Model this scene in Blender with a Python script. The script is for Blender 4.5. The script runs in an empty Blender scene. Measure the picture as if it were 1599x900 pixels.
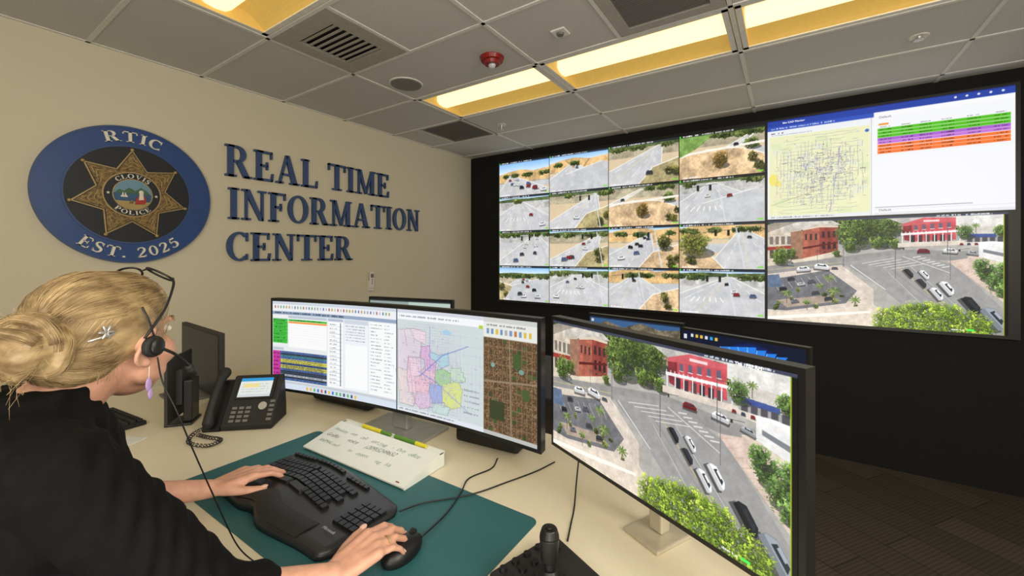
import bpy, bmesh, math, random
import numpy as np
from mathutils import Vector, Matrix, Quaternion, Euler
random.seed(7); rng=np.random.default_rng(7)
S=bpy.context.scene
try: S.view_settings.view_transform='Standard'
except Exception: pass
CAMH=1.74; CEIL=3.10; LW=-3.70; VW=4.52; DZ=1.10

# ------------------------------------------------------------ materials
def srgb(c):
    return tuple(((v/255)/12.92 if v/255<=.04045 else ((v/255+.055)/1.055)**2.4) for v in c)
def mat(name,rgb,rough=.5,metal=0,var=.06,scale=30,bump=0,emit=None,es=0,spec=.5):
    m=bpy.data.materials.new(name); m.use_nodes=True; nt=m.node_tree; n=nt.nodes; b=n['Principled BSDF']
    c=srgb(rgb)
    tc=n.new('ShaderNodeTexCoord'); nz=n.new('ShaderNodeTexNoise'); nz.inputs['Scale'].default_value=scale; nz.inputs['Detail'].default_value=3
    nt.links.new(tc.outputs['Object'],nz.inputs['Vector'])
    rp=n.new('ShaderNodeValToRGB'); rp.color_ramp.elements[0].position=.3; rp.color_ramp.elements[1].position=.7
    rp.color_ramp.elements[0].color=tuple(v*(1-var) for v in c)+(1,); rp.color_ramp.elements[1].color=tuple(min(1,v*(1+var)) for v in c)+(1,)
    nt.links.new(nz.outputs['Fac'],rp.inputs['Fac']); nt.links.new(rp.outputs['Color'],b.inputs['Base Color'])
    b.inputs['Roughness'].default_value=rough; b.inputs['Metallic'].default_value=metal
    b.inputs['Specular IOR Level'].default_value=spec
    if bump:
        bp=n.new('ShaderNodeBump'); bp.inputs['Strength'].default_value=bump; bp.inputs['Distance'].default_value=.004
        nt.links.new(nz.outputs['Fac'],bp.inputs['Height']); nt.links.new(bp.outputs['Normal'],b.inputs['Normal'])
    if emit:
        b.inputs['Emission Color'].default_value=tuple(emit)+(1,); b.inputs['Emission Strength'].default_value=es
    return m
M={}
M['wall']=mat('wall_paint',(216,208,185),.9,var=.02,scale=180,bump=.15)
M['black']=mat('black_cladding',(9,8,8),.85,var=.2,scale=8)
M['ceil']=mat('ceiling_tile',(206,204,198),.95,var=.10,scale=160,bump=.3)
M['tbar']=mat('grid_metal',(226,224,216),.6)
M['vent']=mat('vent_metal',(170,166,156),.6)
M['white']=mat('white_paint',(232,229,220),.5)
M['desk']=mat('desk_laminate',(230,220,194),.35,var=.015,scale=60)
M['deskedge']=mat('desk_steel',(60,60,62),.5)
M['dkdesk']=mat('dark_laminate',(28,26,25),.6)
M['mat']=mat('teal_leather',(44,98,102),.55,var=.05,scale=300,bump=.1)
M['bk']=mat('black_plastic',(20,20,22),.4,var=.1)
M['bk2']=mat('black_matte',(30,29,29),.65,var=.1)
M['backm']=mat('charcoal_shell',(40,37,36),.55,var=.1)
M['kbody']=mat('keyboard_shell',(40,40,42),.35,var=.08)
M['pad']=mat('palm_pad',(24,23,23),.6,var=.15,scale=200,bump=.1)
M['key']=mat('key_plastic',(24,24,26),.3,var=.1)
M['silver']=mat('silver_metal',(190,190,188),.35,metal=.6)
M['base2']=mat('champagne_metal',(196,188,168),.4,metal=.3)
M['navy']=mat('slate_blue_paint',(52,78,124),.45,var=.05)
M['rimb']=mat('rim_blue',(50,78,128),.45,var=.05)
M['blue']=mat('blue_paint',(38,72,134),.4,var=.05)
M['dnavy']=mat('dark_navy',(22,26,36),.5)
M['cream']=mat('cream_paint',(232,228,212),.5)
M['gold']=mat('gold_leaf',(124,101,62),.45,metal=.2,var=.7,scale=75,bump=.8)
M['gold2']=mat('gold_rim',(176,153,104),.4,metal=.3,var=.15)
M['skin']=mat('skin',(212,160,136),.55,var=.09,scale=55,bump=.08)
M['lip']=mat('lip',(176,96,92),.4)
M['nail']=mat('nail',(232,186,172),.25)
M['eye']=mat('eye_white',(235,232,228),.2); M['iris']=mat('iris',(60,80,90),.2)
M['cloth']=mat('black_knit',(13,13,15),.9,var=.2,scale=60,bump=.2,spec=.2)
M['trouser']=mat('charcoal_cloth',(24,24,28),.9,var=.1,scale=60)
M['bred']=mat('red_plastic',(140,28,20),.35)
M['glass']=mat('clear_lens',(200,205,208),.1)
M['teal']=mat('green_marker',(90,140,50),.4); M['yel']=mat('yellow_marker',(225,215,50),.4)
M['wb']=mat('whiteboard',(230,234,228),.2,var=.02)
M['ink']=mat('green_ink',(76,140,104),.6); M['ink2']=mat('dark_ink',(70,104,100),.6)
M['lilac']=mat('lilac_resin',(180,152,212),.2)
M['paper']=mat('paper',(225,225,222),.8)
M['grille']=mat('grille_grey',(112,110,106),.6); M['dark']=mat('dark_void',(26,26,25),.9); M['keygrey']=mat('key_grey',(120,120,118),.5)
M['lens']=mat('lamp_lens',(255,240,190),.5,emit=(1.0,.83,.40),es=1.5)
M['pan']=mat('lamp_reflector_glow',(190,150,70),.5,emit=(1.0,.70,.18),es=.28)  # weak emission stands in for diffuser light falling on the reflector

def hairmat():
    m=bpy.data.materials.new('blonde_hair'); m.use_nodes=True; nt=m.node_tree; n=nt.nodes; b=n['Principled BSDF']
    tc=n.new('ShaderNodeTexCoord'); nz=n.new('ShaderNodeTexNoise'); nz.inputs['Scale'].default_value=38; nz.inputs['Detail'].default_value=6
    mp=n.new('ShaderNodeMapping'); mp.inputs['Scale'].default_value=(1.4,.4,1.2)
    nt.links.new(tc.outputs['Object'],mp.inputs[0]); nt.links.new(mp.outputs[0],nz.inputs['Vector'])
    rp=n.new('ShaderNodeValToRGB'); e=rp.color_ramp.elements; e[0].position=.30; e[1].position=.74
    e[0].color=srgb((122,99,66))+(1,); e[1].color=srgb((204,178,132))+(1,)
    nt.links.new(nz.outputs['Fac'],rp.inputs['Fac']); nt.links.new(rp.outputs['Color'],b.inputs['Base Color'])
    b.inputs['Roughness'].default_value=.48
    return m
M['hair']=hairmat()
def floormat():
    m=bpy.data.materials.new('carpet_planks'); m.use_nodes=True; nt=m.node_tree; n=nt.nodes; b=n['Principled BSDF']
    tc=n.new('ShaderNodeTexCoord'); br=n.new('ShaderNodeTexBrick'); br.inputs['Scale'].default_value=1
    br.inputs['Brick Width'].default_value=1.0; br.inputs['Row Height'].default_value=.25; br.inputs['Mortar Size'].default_value=.004
    br.inputs['Color1'].default_value=srgb((62,54,48))+(1,); br.inputs['Color2'].default_value=srgb((80,70,62))+(1,); br.inputs['Mortar'].default_value=srgb((40,35,32))+(1,)
    mp=n.new('ShaderNodeMapping'); mp.inputs['Rotation'].default_value=(0,0,math.radians(35))
    nt.links.new(tc.outputs['Object'],mp.inputs[0]); nt.links.new(mp.outputs[0],br.inputs['Vector'])
    w=n.new('ShaderNodeTexWave'); w.inputs['Scale'].default_value=14; w.inputs['Distortion'].default_value=1; nt.links.new(mp.outputs[0],w.inputs['Vector'])
    mx=n.new('ShaderNodeMix'); mx.data_type='RGBA'; mx.blend_type='MULTIPLY'; mx.inputs['Factor'].default_value=.35
    nt.links.new(br.outputs['Color'],mx.inputs[6]); nt.links.new(w.outputs['Color'],mx.inputs[7]); nt.links.new(mx.outputs[2],b.inputs['Base Color'])
    b.inputs['Roughness'].default_value=.95
    return m
M['floor']=floormat()
def scrmat():
    m=bpy.data.materials.new('display_pixels'); m.use_nodes=True; nt=m.node_tree; n=nt.nodes; b=n['Principled BSDF']
    a=n.new('ShaderNodeAttribute'); a.attribute_name='Col'
    b.inputs['Base Color'].default_value=(.01,.01,.01,1); b.inputs['Roughness'].default_value=.35; b.inputs['Specular IOR Level'].default_value=.2
    nt.links.new(a.outputs['Color'],b.inputs['Emission Color']); b.inputs['Emission Strength'].default_value=1.0
    m.cycles.emission_sampling='NONE'
    return m
M['scr']=scrmat()

# ------------------------------------------------------------ object helpers
def link(o): S.collection.objects.link(o); return o
def meta(o,label=None,cat=None,group=None,kind=None):
    if label: o['label']=label
    if cat: o['category']=cat
    if group: o['group']=group
    if kind: o['kind']=kind
    return o
def obj(name,me,m=None,parent=None,mw=None,smooth=False,bevel=0,**k):
    o=bpy.data.objects.new(name,me); link(o)
    if m is not None:
        me.materials.clear(); me.materials.append(M[m])
    if parent: o.parent=parent
    if mw is not None: o.matrix_local=mw
    if smooth: me.polygons.foreach_set('use_smooth',[True]*len(me.polygons))
    if bevel:
        b=o.modifiers.new('Bevel','BEVEL'); b.width=bevel; b.segments=2; b.limit_method='ANGLE'
    return meta(o,**k)
def empty(name,loc=(0,0,0),yaw=0,mw=None,**k):
    o=bpy.data.objects.new(name,None); link(o); o.empty_display_size=.05
    o.matrix_local=mw if mw is not None else Matrix.Translation(loc)@Matrix.Rotation(yaw,4,'Z')
    return meta(o,**k)
class B:
    def __init__(s): s.bm=bmesh.new()
    def box(s,x0,x1,y0,y1,z0,z1,m=None):
        mt=Matrix.Translation(((x0+x1)/2,(y0+y1)/2,(z0+z1)/2))@Matrix.Diagonal((x1-x0,y1-y0,z1-z0,1))
        if m is not None: mt=m@mt
        bmesh.ops.create_cube(s.bm,size=1,matrix=mt); return s
    def cyl(s,p,q,r1,r2=None,seg=20):
        p=Vector(p);q=Vector(q); r2=r1 if r2 is None else r2; d=q-p
        if d.length<1e-6: return s
        mt=Matrix.Translation((p+q)/2)@d.to_track_quat('Z','Y').to_matrix().to_4x4()
        bmesh.ops.create_cone(s.bm,cap_ends=True,segments=seg,radius1=r1,radius2=r2,depth=d.length,matrix=mt); return s
    def ell(s,c,r,rot=None,seg=20,m=None):
        if not hasattr(r,'__len__'): r=(r,r,r)
        mt=Matrix.Translation(c)@(rot.to_4x4() if rot else Matrix.Identity(4))@Matrix.Diagonal((r[0],r[1],r[2],1))
        if m is not None: mt=m@mt
        bmesh.ops.create_uvsphere(s.bm,u_segments=seg,v_segments=max(8,seg//2),radius=1,matrix=mt); return s
    def cap(s,p,q,r1,r2,seg=16):
        s.cyl(p,q,r1,r2,seg); s.ell(p,r1*.999,seg=seg); s.ell(q,r2*.999,seg=seg); return s
    def chain(s,pr,seg=16):
        for (p,r),(q,t) in zip(pr[:-1],pr[1:]): s.cap(p,q,r,t,seg)
        return s
    def prism(s,pts,z0,z1,m=None):
        m=m or Matrix.Identity(4)
        a=[s.bm.verts.new(m@Vector((x,y,z0))) for x,y in pts]; b=[s.bm.verts.new(m@Vector((x,y,z1))) for x,y in pts]
        n=len(pts); s.bm.faces.new(a[::-1]); s.bm.faces.new(b)
        for i in range(n): s.bm.faces.new((a[i],a[(i+1)%n],b[(i+1)%n],b[i]))
        return s
    def loft(s,rings,cap=True,n=28):
        vs=[]
        for c,rx,ry in rings:
            vs.append([s.bm.verts.new((c[0]+rx*math.cos(2*math.pi*i/n),c[1]+ry*math.sin(2*math.pi*i/n),c[2])) for i in range(n)])
        for A,Bv in zip(vs[:-1],vs[1:]):
            for i in range(n): s.bm.faces.new((A[i],A[(i+1)%n],Bv[(i+1)%n],Bv[i]))
        if cap: s.bm.faces.new(vs[0][::-1]); s.bm.faces.new(vs[-1])
        return s
    def sweep(s,pts,r,n=8):
        pts=[Vector(p) for p in pts]; prev=None; L=len(pts)
        for i,p in enumerate(pts):
            t=(pts[min(i+1,L-1)]-pts[max(i-1,0)])
            if t.length<1e-9: continue
            t.normalize(); ref=Vector((0,0,1)) if abs(t.z)<.9 else Vector((1,0,0))
            u=t.cross(ref).normalized(); v=t.cross(u)
            rr=r[i] if hasattr(r,'__len__') else r
            ring=[s.bm.verts.new(p+(u*math.cos(2*math.pi*k/n)+v*math.sin(2*math.pi*k/n))*rr) for k in range(n)]
            if prev:
                for k in range(n): s.bm.faces.new((prev[k],prev[(k+1)%n],ring[(k+1)%n],ring[k]))
            else: s.bm.faces.new(ring[::-1])
            prev=ring
        if prev: s.bm.faces.new(prev)
        return s
    def mesh(s,name='m'):
        bmesh.ops.recalc_face_normals(s.bm,faces=s.bm.faces)
        me=bpy.data.meshes.new(name); s.bm.to_mesh(me); s.bm.free(); return me
    def done(s,name,m,**k): return obj(name,s.mesh(name),m,**k)
def catmull(P,n=8):
    P=[Vector(p) for p in P]; P=[P[0]*2-P[1]]+P+[P[-1]*2-P[-2]]; out=[]
    for i in range(1,len(P)-2):
        for k in range(n):
            t=k/n; a,b,c,d=P[i-1:i+3]
            out.append(.5*((2*b)+(c-a)*t+(2*a-5*b+4*c-d)*t*t+(3*b-a-3*c+d)*t**3))
    out.append(P[-2]); return out
def remesh(b,vox,sm=6,mw=None):
    me=b.mesh('tmp'); o=bpy.data.objects.new('tmp',me); link(o)
    r=o.modifiers.new('r','REMESH'); r.mode='VOXEL'; r.voxel_size=vox; r.use_smooth_shade=True
    if sm:
        q=o.modifiers.new('s','SMOOTH'); q.factor=.5; q.iterations=sm
    dg=bpy.context.evaluated_depsgraph_get(); dg.update()
    out=bpy.data.meshes.new_from_object(o.evaluated_get(dg)); bpy.data.objects.remove(o)
    out.polygons.foreach_set('use_smooth',[True]*len(out.polygons)); return out
def text(name,s,size,m,parent,mw,extr=.0003,shear=0,off=0):
    cu=bpy.data.curves.new('t','FONT'); cu.body=s; cu.size=size; cu.extrude=extr; cu.shear=shear; cu.offset=off
    o=bpy.data.objects.new('t',cu); link(o); dg=bpy.context.evaluated_depsgraph_get(); dg.update()
    me=bpy.data.meshes.new_from_object(o.evaluated_get(dg)); bpy.data.objects.remove(o)
    return obj(name,me,m,parent=parent,mw=mw)

# ------------------------------------------------------------ raster canvas for display pixels
def vnoise(h,w,cell):
    gh,gw=int(h/cell)+3,int(w/cell)+3; g=rng.random((gh,gw)); y=np.arange(h)/cell; x=np.arange(w)/cell
    yi=y.astype(int); xi=x.astype(int); fy=(y-yi)[:,None]; fx=(x-xi)[None,:]; fy=fy*fy*(3-2*fy); fx=fx*fx*(3-2*fx)
    return (g[yi][:,xi]*(1-fx)+g[yi][:,xi+1]*fx)*(1-fy)+(g[yi+1][:,xi]*(1-fx)+g[yi+1][:,xi+1]*fx)*fy
class Cv:
    def __init__(s,w,h,col,photo=False,gain=1.0):
        s.W=w*2; s.H=h*2; s.a=np.ones((s.H,s.W,3))*np.array(col,float)/255; s.photo=photo; s.gain=gain
        if photo:
            s.N=(.2*vnoise(s.H,s.W,2.4)+.3*vnoise(s.H,s.W,7)+.5*vnoise(s.H,s.W,24)-.5)*2
            s.F=.45*vnoise(s.H,s.W,3.2)+.3*vnoise(s.H,s.W,7)+.25*vnoise(s.H,s.W,15)
    def _mask(s,pts):
        xs=[p[0]*s.W for p in pts]; ys=[p[1]*s.H for p in pts]
        x0=max(0,int(min(xs))); x1=min(s.W,int(max(xs))+2); y0=max(0,int(min(ys))); y1=min(s.H,int(max(ys))+2)
        if x1<=x0 or y1<=y0: return None
        X,Y=np.meshgrid(np.arange(x0,x1)+.5,np.arange(y0,y1)+.5); m=np.zeros(X.shape,bool); n=len(xs)
        for i in range(n):
            xa,ya,xb,yb=xs[i],ys[i],xs[(i+1)%n],ys[(i+1)%n]
            if ya==yb: continue
            m^=((ya>Y)!=(yb>Y))&(X<(xb-xa)*(Y-ya)/(yb-ya)+xa)
        return (slice(y0,y1),slice(x0,x1)),m
    def poly(s,pts,col,nz=0,op=1.0):
        r=s._mask(pts)
        if r is None: return
        sl,m=r; c=np.array(col,float)/255; v=np.ones(m.shape+(3,))*c
        if nz: v=v*(1+(s.N[sl]*nz*1.6 if s.photo else nz*(rng.random(m.shape)-.5)*2))[...,None]
        if op<1: v=v*op+s.a[sl]*(1-op)
        s.a[sl][m]=np.clip(v[m],0,1)
    def rect(s,x0,y0,x1,y1,col,nz=0,op=1.0): s.poly([(x0,y0),(x1,y0),(x1,y1),(x0,y1)],col,nz,op)
    def line(s,p,q,w,col,op=1.0):
        asp=s.W/s.H; dx=(q[0]-p[0])*asp; dy=q[1]-p[1]; L=math.hypot(dx,dy) or 1; nx=-dy/L*w/2/asp; ny=dx/L*w/2
        s.poly([(p[0]+nx,p[1]+ny),(q[0]+nx,q[1]+ny),(q[0]-nx,q[1]-ny),(p[0]-nx,p[1]-ny)],col,0,op)
    def ell(s,x,y,rx,ry,col,nz=0,op=1.0):
        s.poly([(x+rx*math.cos(t*math.pi/8),y+ry*math.sin(t*math.pi/8)) for t in range(16)],col,nz,op)
    def tree(s,x,y,rx,ry,col=(78,104,48),n=0,sh=True,rough=1.0):
        if sh: s.ell(x+rx*.35,y+ry*.8,rx*.95,ry*.38,(48,50,52),0,.6)
        x0=max(0,int((x-rx*1.3)*s.W)); x1=min(s.W,int((x+rx*1.3)*s.W)+1); y0=max(0,int((y-ry*1.3)*s.H)); y1=min(s.H,int((y+ry*1.3)*s.H)+1)
        if x1<=x0 or y1<=y0: return
        X,Y=np.meshgrid((np.arange(x0,x1)+.5)/s.W,(np.arange(y0,y1)+.5)/s.H); sl=(slice(y0,y1),slice(x0,x1))
        F=s.F[sl]; U=(X-x)/rx; V=(Y-y)/ry; m=(1-U*U-V*V+(F-.5)*2.6*rough)>.12
        k=.36+1.1*np.clip((F-.2)/.6,0,1)**1.3; k=k*(1.0-.32*V-.12*U)+rng.random(k.shape)*.12-.06
        c=np.array(col,float)/255; v=c*k[...,None]; v[...,0]+=.06*np.clip(k-1,0,1); v[...,2]*=.9
        s.a[sl][m]=np.clip(v[m],0,1)
    def palm(s,x,y,r):
        s.line((x,y),(x,y+r*2.2),r*.16,(120,104,84))
        for k in range(9):
            a=k*.7; s.line((x,y),(x+r*.55*math.cos(a),y+r*.7*math.sin(a)+.1*r),r*.2,random.choice([(110,132,72),(84,106,52),(134,150,92)]))
    def car(s,x,y,l,h,ang,col):
        asp=s.W/s.H; ca,sa=math.cos(ang),math.sin(ang)
        def T(u,v): return (x+(u*ca-v*sa)/asp,y+(u*sa+v*ca))
        s.poly([T(-l*.55,h*.85),T(l*.55,h*.85),T(l*.6,h*.35),T(-l*.55,h*.25)],(40,40,44),0,.6)
        s.poly([T(-l*.5,h*.5),T(l*.5,h*.5),T(l*.54,h*.1),T(l*.5,-h*.1),T(l*.3,-h*.45),T(-l*.34,-h*.48),T(-l*.52,-.05*h)],tuple(v*.8 for v in col))
        s.poly([T(-l*.5,h*.1),T(l*.5,h*.1),T(l*.5,-h*.1),T(l*.28,-h*.42),T(-l*.32,-h*.45),T(-l*.5,-.05*h)],col)
        s.poly([T(-l*.28,-h*.0),T(l*.36,-h*.0),T(l*.24,-h*.34),T(-l*.26,-h*.36)],(46,54,62))
        s.poly([T(-l*.18,-h*.2),T(l*.14,-h*.2),T(l*.12,-h*.42),T(-l*.2,-h*.42)],tuple(min(255,v*1.05) for v in col))
    def txt(s,x,y,w,h,col,gap=.25):
        cx=x; step=h*.62*s.H/s.W
        while cx<x+w:
            if random.random()>gap: s.rect(cx,y+h*random.choice([0,.15,.3]),cx+step*.75,y+h,col)
            cx+=step
    def out(s):
        a=s.a
        if s.photo:
            a=np.clip(a*s.gain*(1+.03*s.N[...,None])+(rng.random(a.shape[:2])-.5)[...,None]*.02,0,1); a=np.clip((a-.5)*1.08+.52,0,1)
        a=a.reshape(s.H//2,2,s.W//2,2,3).mean((1,3))
        return np.where(a<=.04045,a/12.92,((a+.055)/1.055)**2.4)
def screen(name,img,fn,parent=None,mw=None,**k):
    h,w,_=img.shape
    A,Bb=np.meshgrid((np.arange(w)+.5)/w,(np.arange(h)+.5)/h); A=(A-A.min())/(A.max()-A.min()); Bb=(Bb-Bb.min())/(Bb.max()-Bb.min())
    co=np.stack(fn(A,Bb),-1).reshape(-1,3).astype(np.float32)
    i=np.arange(h*w).reshape(h,w); q=np.stack([i[1:,:-1],i[1:,1:],i[:-1,1:],i[:-1,:-1]],-1).reshape(-1,4)
    me=bpy.data.meshes.new(name); me.vertices.add(h*w); me.vertices.foreach_set('co',co.ravel())
    me.loops.add(q.size); me.loops.foreach_set('vertex_index',q.ravel().astype(np.int32))
    me.polygons.add(len(q)); me.polygons.foreach_set('loop_start',(np.arange(len(q))*4).astype(np.int32))
    me.update(calc_edges=True)
    ca=me.color_attributes.new('Col','FLOAT_COLOR','POINT'); ca.data.foreach_set('color',np.concatenate([img.reshape(-1,3),np.ones((h*w,1))],1).astype(np.float32).ravel())
    return obj(name,me,'scr',parent=parent,mw=mw,**k)

# ---------- paintings
def intersection():
    random.seed(21); c=Cv(620,350,(158,156,153),True,1.06); R=random.random
    c.rect(0,0,1,.16,(112,122,92),.3)
    for i in range(34): c.tree(R(),.02+.09*R(),.04,.05,random.choice([(74,90,56),(88,100,66),(62,80,48)]),0,False)
    for i in range(18): x=R(); c.rect(x,.03+.07*R(),x+.03+.03*R(),.12,random.choice([(190,184,172),(160,140,124),(206,200,192)]),.1)
    c.poly([(0,.36),(.62,.22),(1,.27),(1,1),(0,1)],(166,163,158),.05)
    c.poly([(0,.1),(.17,.09),(.17,.38),(0,.42)],(196,184,168),.1); c.poly([(0,.10),(.1,.02),(.30,.0),(.36,.06),(.17,.1)],(190,184,176),.12)
    c.poly([(0,.04),(.07,.0),(.2,.0),(.1,.05),(.0,.12)],(154,144,132),.1)
    for k in range(5): c.rect(.012+.03*k,.16,.03+.03*k,.24,(120,112,104)); c.rect(.012+.03*k,.29,.032+.03*k,.38,(84,76,72))
    c.poly([(0,.265),(.17,.245),(.17,.275),(0,.30)],(150,60,54))
    c.poly([(.12,.12),(.19,.10),(.19,.38),(.12,.4)],(150,112,92),.1)
    c.poly([(.18,.09),(.26,.065),(.26,.355),(.18,.38)],(160,92,76),.14); c.poly([(.26,.065),(.345,.075),(.345,.30),(.26,.355)],(136,62,56),.14)
    c.poly([(.18,.09),(.26,.06),(.345,.07),(.345,.085),(.26,.08),(.18,.105)],(205,190,170))
    for k in range(3):
        x=.19+.024*k; c.rect(x,.14,x+.010,.2,(60,48,50)); x=.272+.025*k; c.rect(x,.12,x+.012,.18,(56,40,44)); c.rect(x,.22,x+.014,.29,(50,36,40))
    c.poly([(.18,.27),(.345,.22),(.345,.235),(.18,.29)],(90,30,30))
    c.poly([(0,.42),(.17,.385),(.36,.30),(.36,.345),(.17,.43),(0,.475)],(206,194,176),.06)
    c.poly([(0,.46),(.6,.30),(1,.32),(1,.41),(.62,.38),(0,.55)],(142,140,138),.04)
    c.poly([(.36,.42),(.66,.32),(.82,.44),(1,.82),(1,1),(.74,1),(.52,.62)],(148,147,146),.04)
    for k in range(6):
        x=.45+.2*R(); c.line((x,.40),(x+.34,.98),.014,random.choice([(134,133,133),(156,155,153)]),.35)
    for i in range(5): c.line((.45+.03*i,.425+.012*i),(.585+.03*i,.375+.012*i),.005,(216,214,210),.8)
    for i in range(7): c.line((.66+.018*i,.37+.014*i),(.69+.018*i,.36+.014*i),.008,(216,214,210),.8)
    c.line((.40,.44),(.55,.66),.006,(218,216,214)); c.line((.62,.36),(.80,.5),.005,(206,204,200))
    c.line((.60,.45),(.88,.98),.004,(206,182,110)); c.line((.65,.45),(.93,.98),.003,(218,216,210),.8); c.line((.56,.5),(.80,1),.003,(216,214,210),.8); c.line((0,.5),(.36,.415),.004,(206,186,120),.8)
    for x,y,r in [(.07,.36,.05),(.12,.33,.03),(.38,.15,.055),(.43,.19,.055),(.5,.11,.07),(.55,.19,.05),(.46,.07,.07),(.57,.08,.05),(.40,.26,.035),(.59,.25,.025),(.52,.23,.035),(.34,.33,.02)]:
        c.tree(x,y,r,r*1.75,(84,104,58))
    c.poly([(.645,.075),(.82,.05),(.82,.215),(.655,.23)],(186,80,88),.08); c.poly([(.62,.09),(.655,.075),(.655,.23),(.625,.215)],(128,50,58),.1)
    c.poly([(.62,.07),(.66,.04),(.70,.02),(.77,.01),(.78,.03),(.82,.03),(.82,.058),(.62,.092)],(194,92,100),.06)
    c.poly([(.56,.02),(.66,.0),(.84,.0),(.82,.03),(.70,.022),(.62,.07)],(182,178,174),.12)
    for k in range(6):
        x=.65+.028*k; c.rect(x,.175,x+.018,.235,random.choice([(70,50,58),(90,66,70),(52,44,52)]))
    for k in range(5): x=.665+.031*k; c.rect(x,.088-.004*k,x+.013,.128-.004*k,(96,92,112)); c.line((x-.002,.13-.004*k),(x+.015,.13-.004*k),.004,(226,214,210))
    c.poly([(.612,.155),(.835,.135),(.835,.152),(.612,.174)],(226,222,220),.05)
    for k in range(15): c.rect(.614+.0157*k,.14,.617+.0157*k,.165,(236,234,232),0,.8)
    for k in range(8):
        x=.616+.031*k; c.rect(x,.165,x+.0035,.245,(228,226,224))
    c.rect(.70,.045,.76,.06,(232,226,224),0,.8); c.poly([(.60,.24),(.85,.225),(.86,.26),(.60,.28)],(202,190,178),.06)
    c.poly([(.82,.02),(1,.0),(1,.13),(.82,.1)],(210,208,204),.08); c.poly([(.83,.10),(1,.12),(1,.2),(.84,.2)],(198,192,184),.08)
    c.poly([(.85,.17),(.96,.175),(.96,.205),(.86,.20)],(66,84,140),.1)
    for k in range(5): c.rect(.86+.026*k,.20,.878+.026*k,.24,(80,78,86))
    c.poly([(.84,.24),(1,.24),(1,.30),(.86,.27)],(204,194,184),.06)
    c.tree(.85,.15,.03,.06,(92,118,74)); c.tree(.98,.15,.03,.05,(84,108,66)); c.palm(.89,.1,.03)
    for k in range(6): c.car(.84+.026*k,.255,.022,.016,0,random.choice([(220,220,222),(60,70,90),(140,40,44)]))
    c.poly([(.86,.36),(1,.30),(1,.72),(.93,.62)],(206,192,178),.07); c.poly([(.90,.24),(1,.27),(1,.42),(.9,.36)],(218,217,216),.04); c.poly([(.90,.24),(.95,.235),(1,.25),(1,.275)],(240,240,238))
    c.poly([(.915,.30),(1,.34),(1,.37),(.915,.325)],(120,124,130))
    c.poly([(.79,.40),(.90,.36),(1,.58),(1,.76)],(202,182,170),.07)
    for k in range(9): c.line((.80+.02*k,.42+.035*k),(.83+.02*k,.40+.035*k),.003,(176,146,132),.7)
    for x,y,r in [(.93,.49,.042),(.965,.56,.045),(.91,.43,.03),(.99,.47,.035),(.985,.64,.03)]: c.tree(x,y,r,r*1.8,(86,114,70))
    c.poly([(0,.54),(.36,.44),(.5,.66),(.5,.80),(.10,.98),(0,1)],(202,190,178),.07)
    c.poly([(0,.60),(.30,.49),(.43,.68),(.38,.80),(.1,.9),(0,.9)],(108,108,112),.10)
    c.poly([(.05,.80),(.3,.73),(.36,.78),(.1,.87)],(162,146,132),.1)
    for i in range(9): c.line((.03+.035*i,.62-.012*i),(.06+.035*i,.70-.012*i),.004,(190,190,188),.8)
    for k in range(16):
        x=.02+.42*R(); y=.9-.42*x+.1*R()-.2*R(); c.tree(x,y,.008+.008*R(),.014+.014*R(),random.choice([(90,106,60),(104,118,76),(70,84,50)]),0,False)
    for x,y,r in [(.1,.72,.05),(.305,.56,.05),(.33,.68,.055),(.42,.76,.05),(.26,.64,.04),(.2,.8,.04)]: c.palm(x,y,r)
    for x,y,k in [(.08,.68,(40,40,44)),(.17,.63,(200,200,202)),(.24,.71,(70,72,80)),(.14,.8,(120,124,130)),(.05,.62,(150,60,50)),(.22,.6,(90,96,110)),(.30,.76,(56,60,66)),(.12,.58,(60,64,72))]: c.car(x,y,.065,.032,-.2,k)
    c.poly([(0,.93),(.2,.9),(.5,.8),(.56,.88),(.5,1),(0,1)],(210,198,182),.06); c.poly([(0,.97),(.3,.90),(.48,.86),(.49,.875),(.3,.93),(0,1)],(234,228,218))
    c.poly([(0,.55),(.06,.54),(.08,.66),(0,.68)],(96,112,136),.1)
    for x,y,l,a,k in [(.645,.505,.085,.9,(38,38,42)),(.705,.515,.085,.9,(232,232,234)),(.695,.59,.085,.9,(50,50,56)),(.752,.677,.115,.95,(232,232,236)),(.79,.625,.125,.95,(242,242,244)),(.877,.76,.15,.95,(40,42,46)),(.955,.86,.19,.95,(150,156,166)),(.181,.48,.11,-.1,(232,232,236)),(.27,.455,.12,.1,(240,240,242)),(.70,.31,.08,0,(120,34,44)),(.80,.31,.09,.1,(226,226,228)),(.88,.33,.07,.2,(170,172,176)),(.12,.44,.05,.1,(150,155,160)),(.33,.47,.05,0,(90,94,100))]:
        c.car(x,y,l,l*.45,a,k)
    for x,y,h in [(.37,.46,.25),(.59,.56,.3),(.79,.35,.25),(.80,.56,.28),(.25,.46,.16)]:
        c.line((x,y),(x,y-h),.004,(84,84,86)); c.line((x,y-h*.9),(x+.07,y-h*.95),.003,(84,84,86)); c.rect(x+.03,y-h*.93,x+.036,y-h*.86,(40,42,40))
    for x in np.linspace(.52,.90,15):
        top=.77+.9*(x-.71)**2*3.0
        for y in np.arange(top+.05,1.06,.06): c.tree(x+.02*R(),y,.040,.065,random.choice([(104,128,54),(92,116,48),(116,138,60)]),0,False,1.4)
    c.rect(0,.0,1,.018,(60,66,84)); c.txt(.75,.003,.2,.012,(220,225,230)); c.rect(.86,.965,.885,.98,(80,230,80)); c.txt(.8,.97,.05,.012,(230,230,230))
    c.rect(.985,.018,1,1,(10,10,12)); c.rect(.983,.018,.986,1,(150,170,40))
    return c.out()
INTER=intersection()

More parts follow.
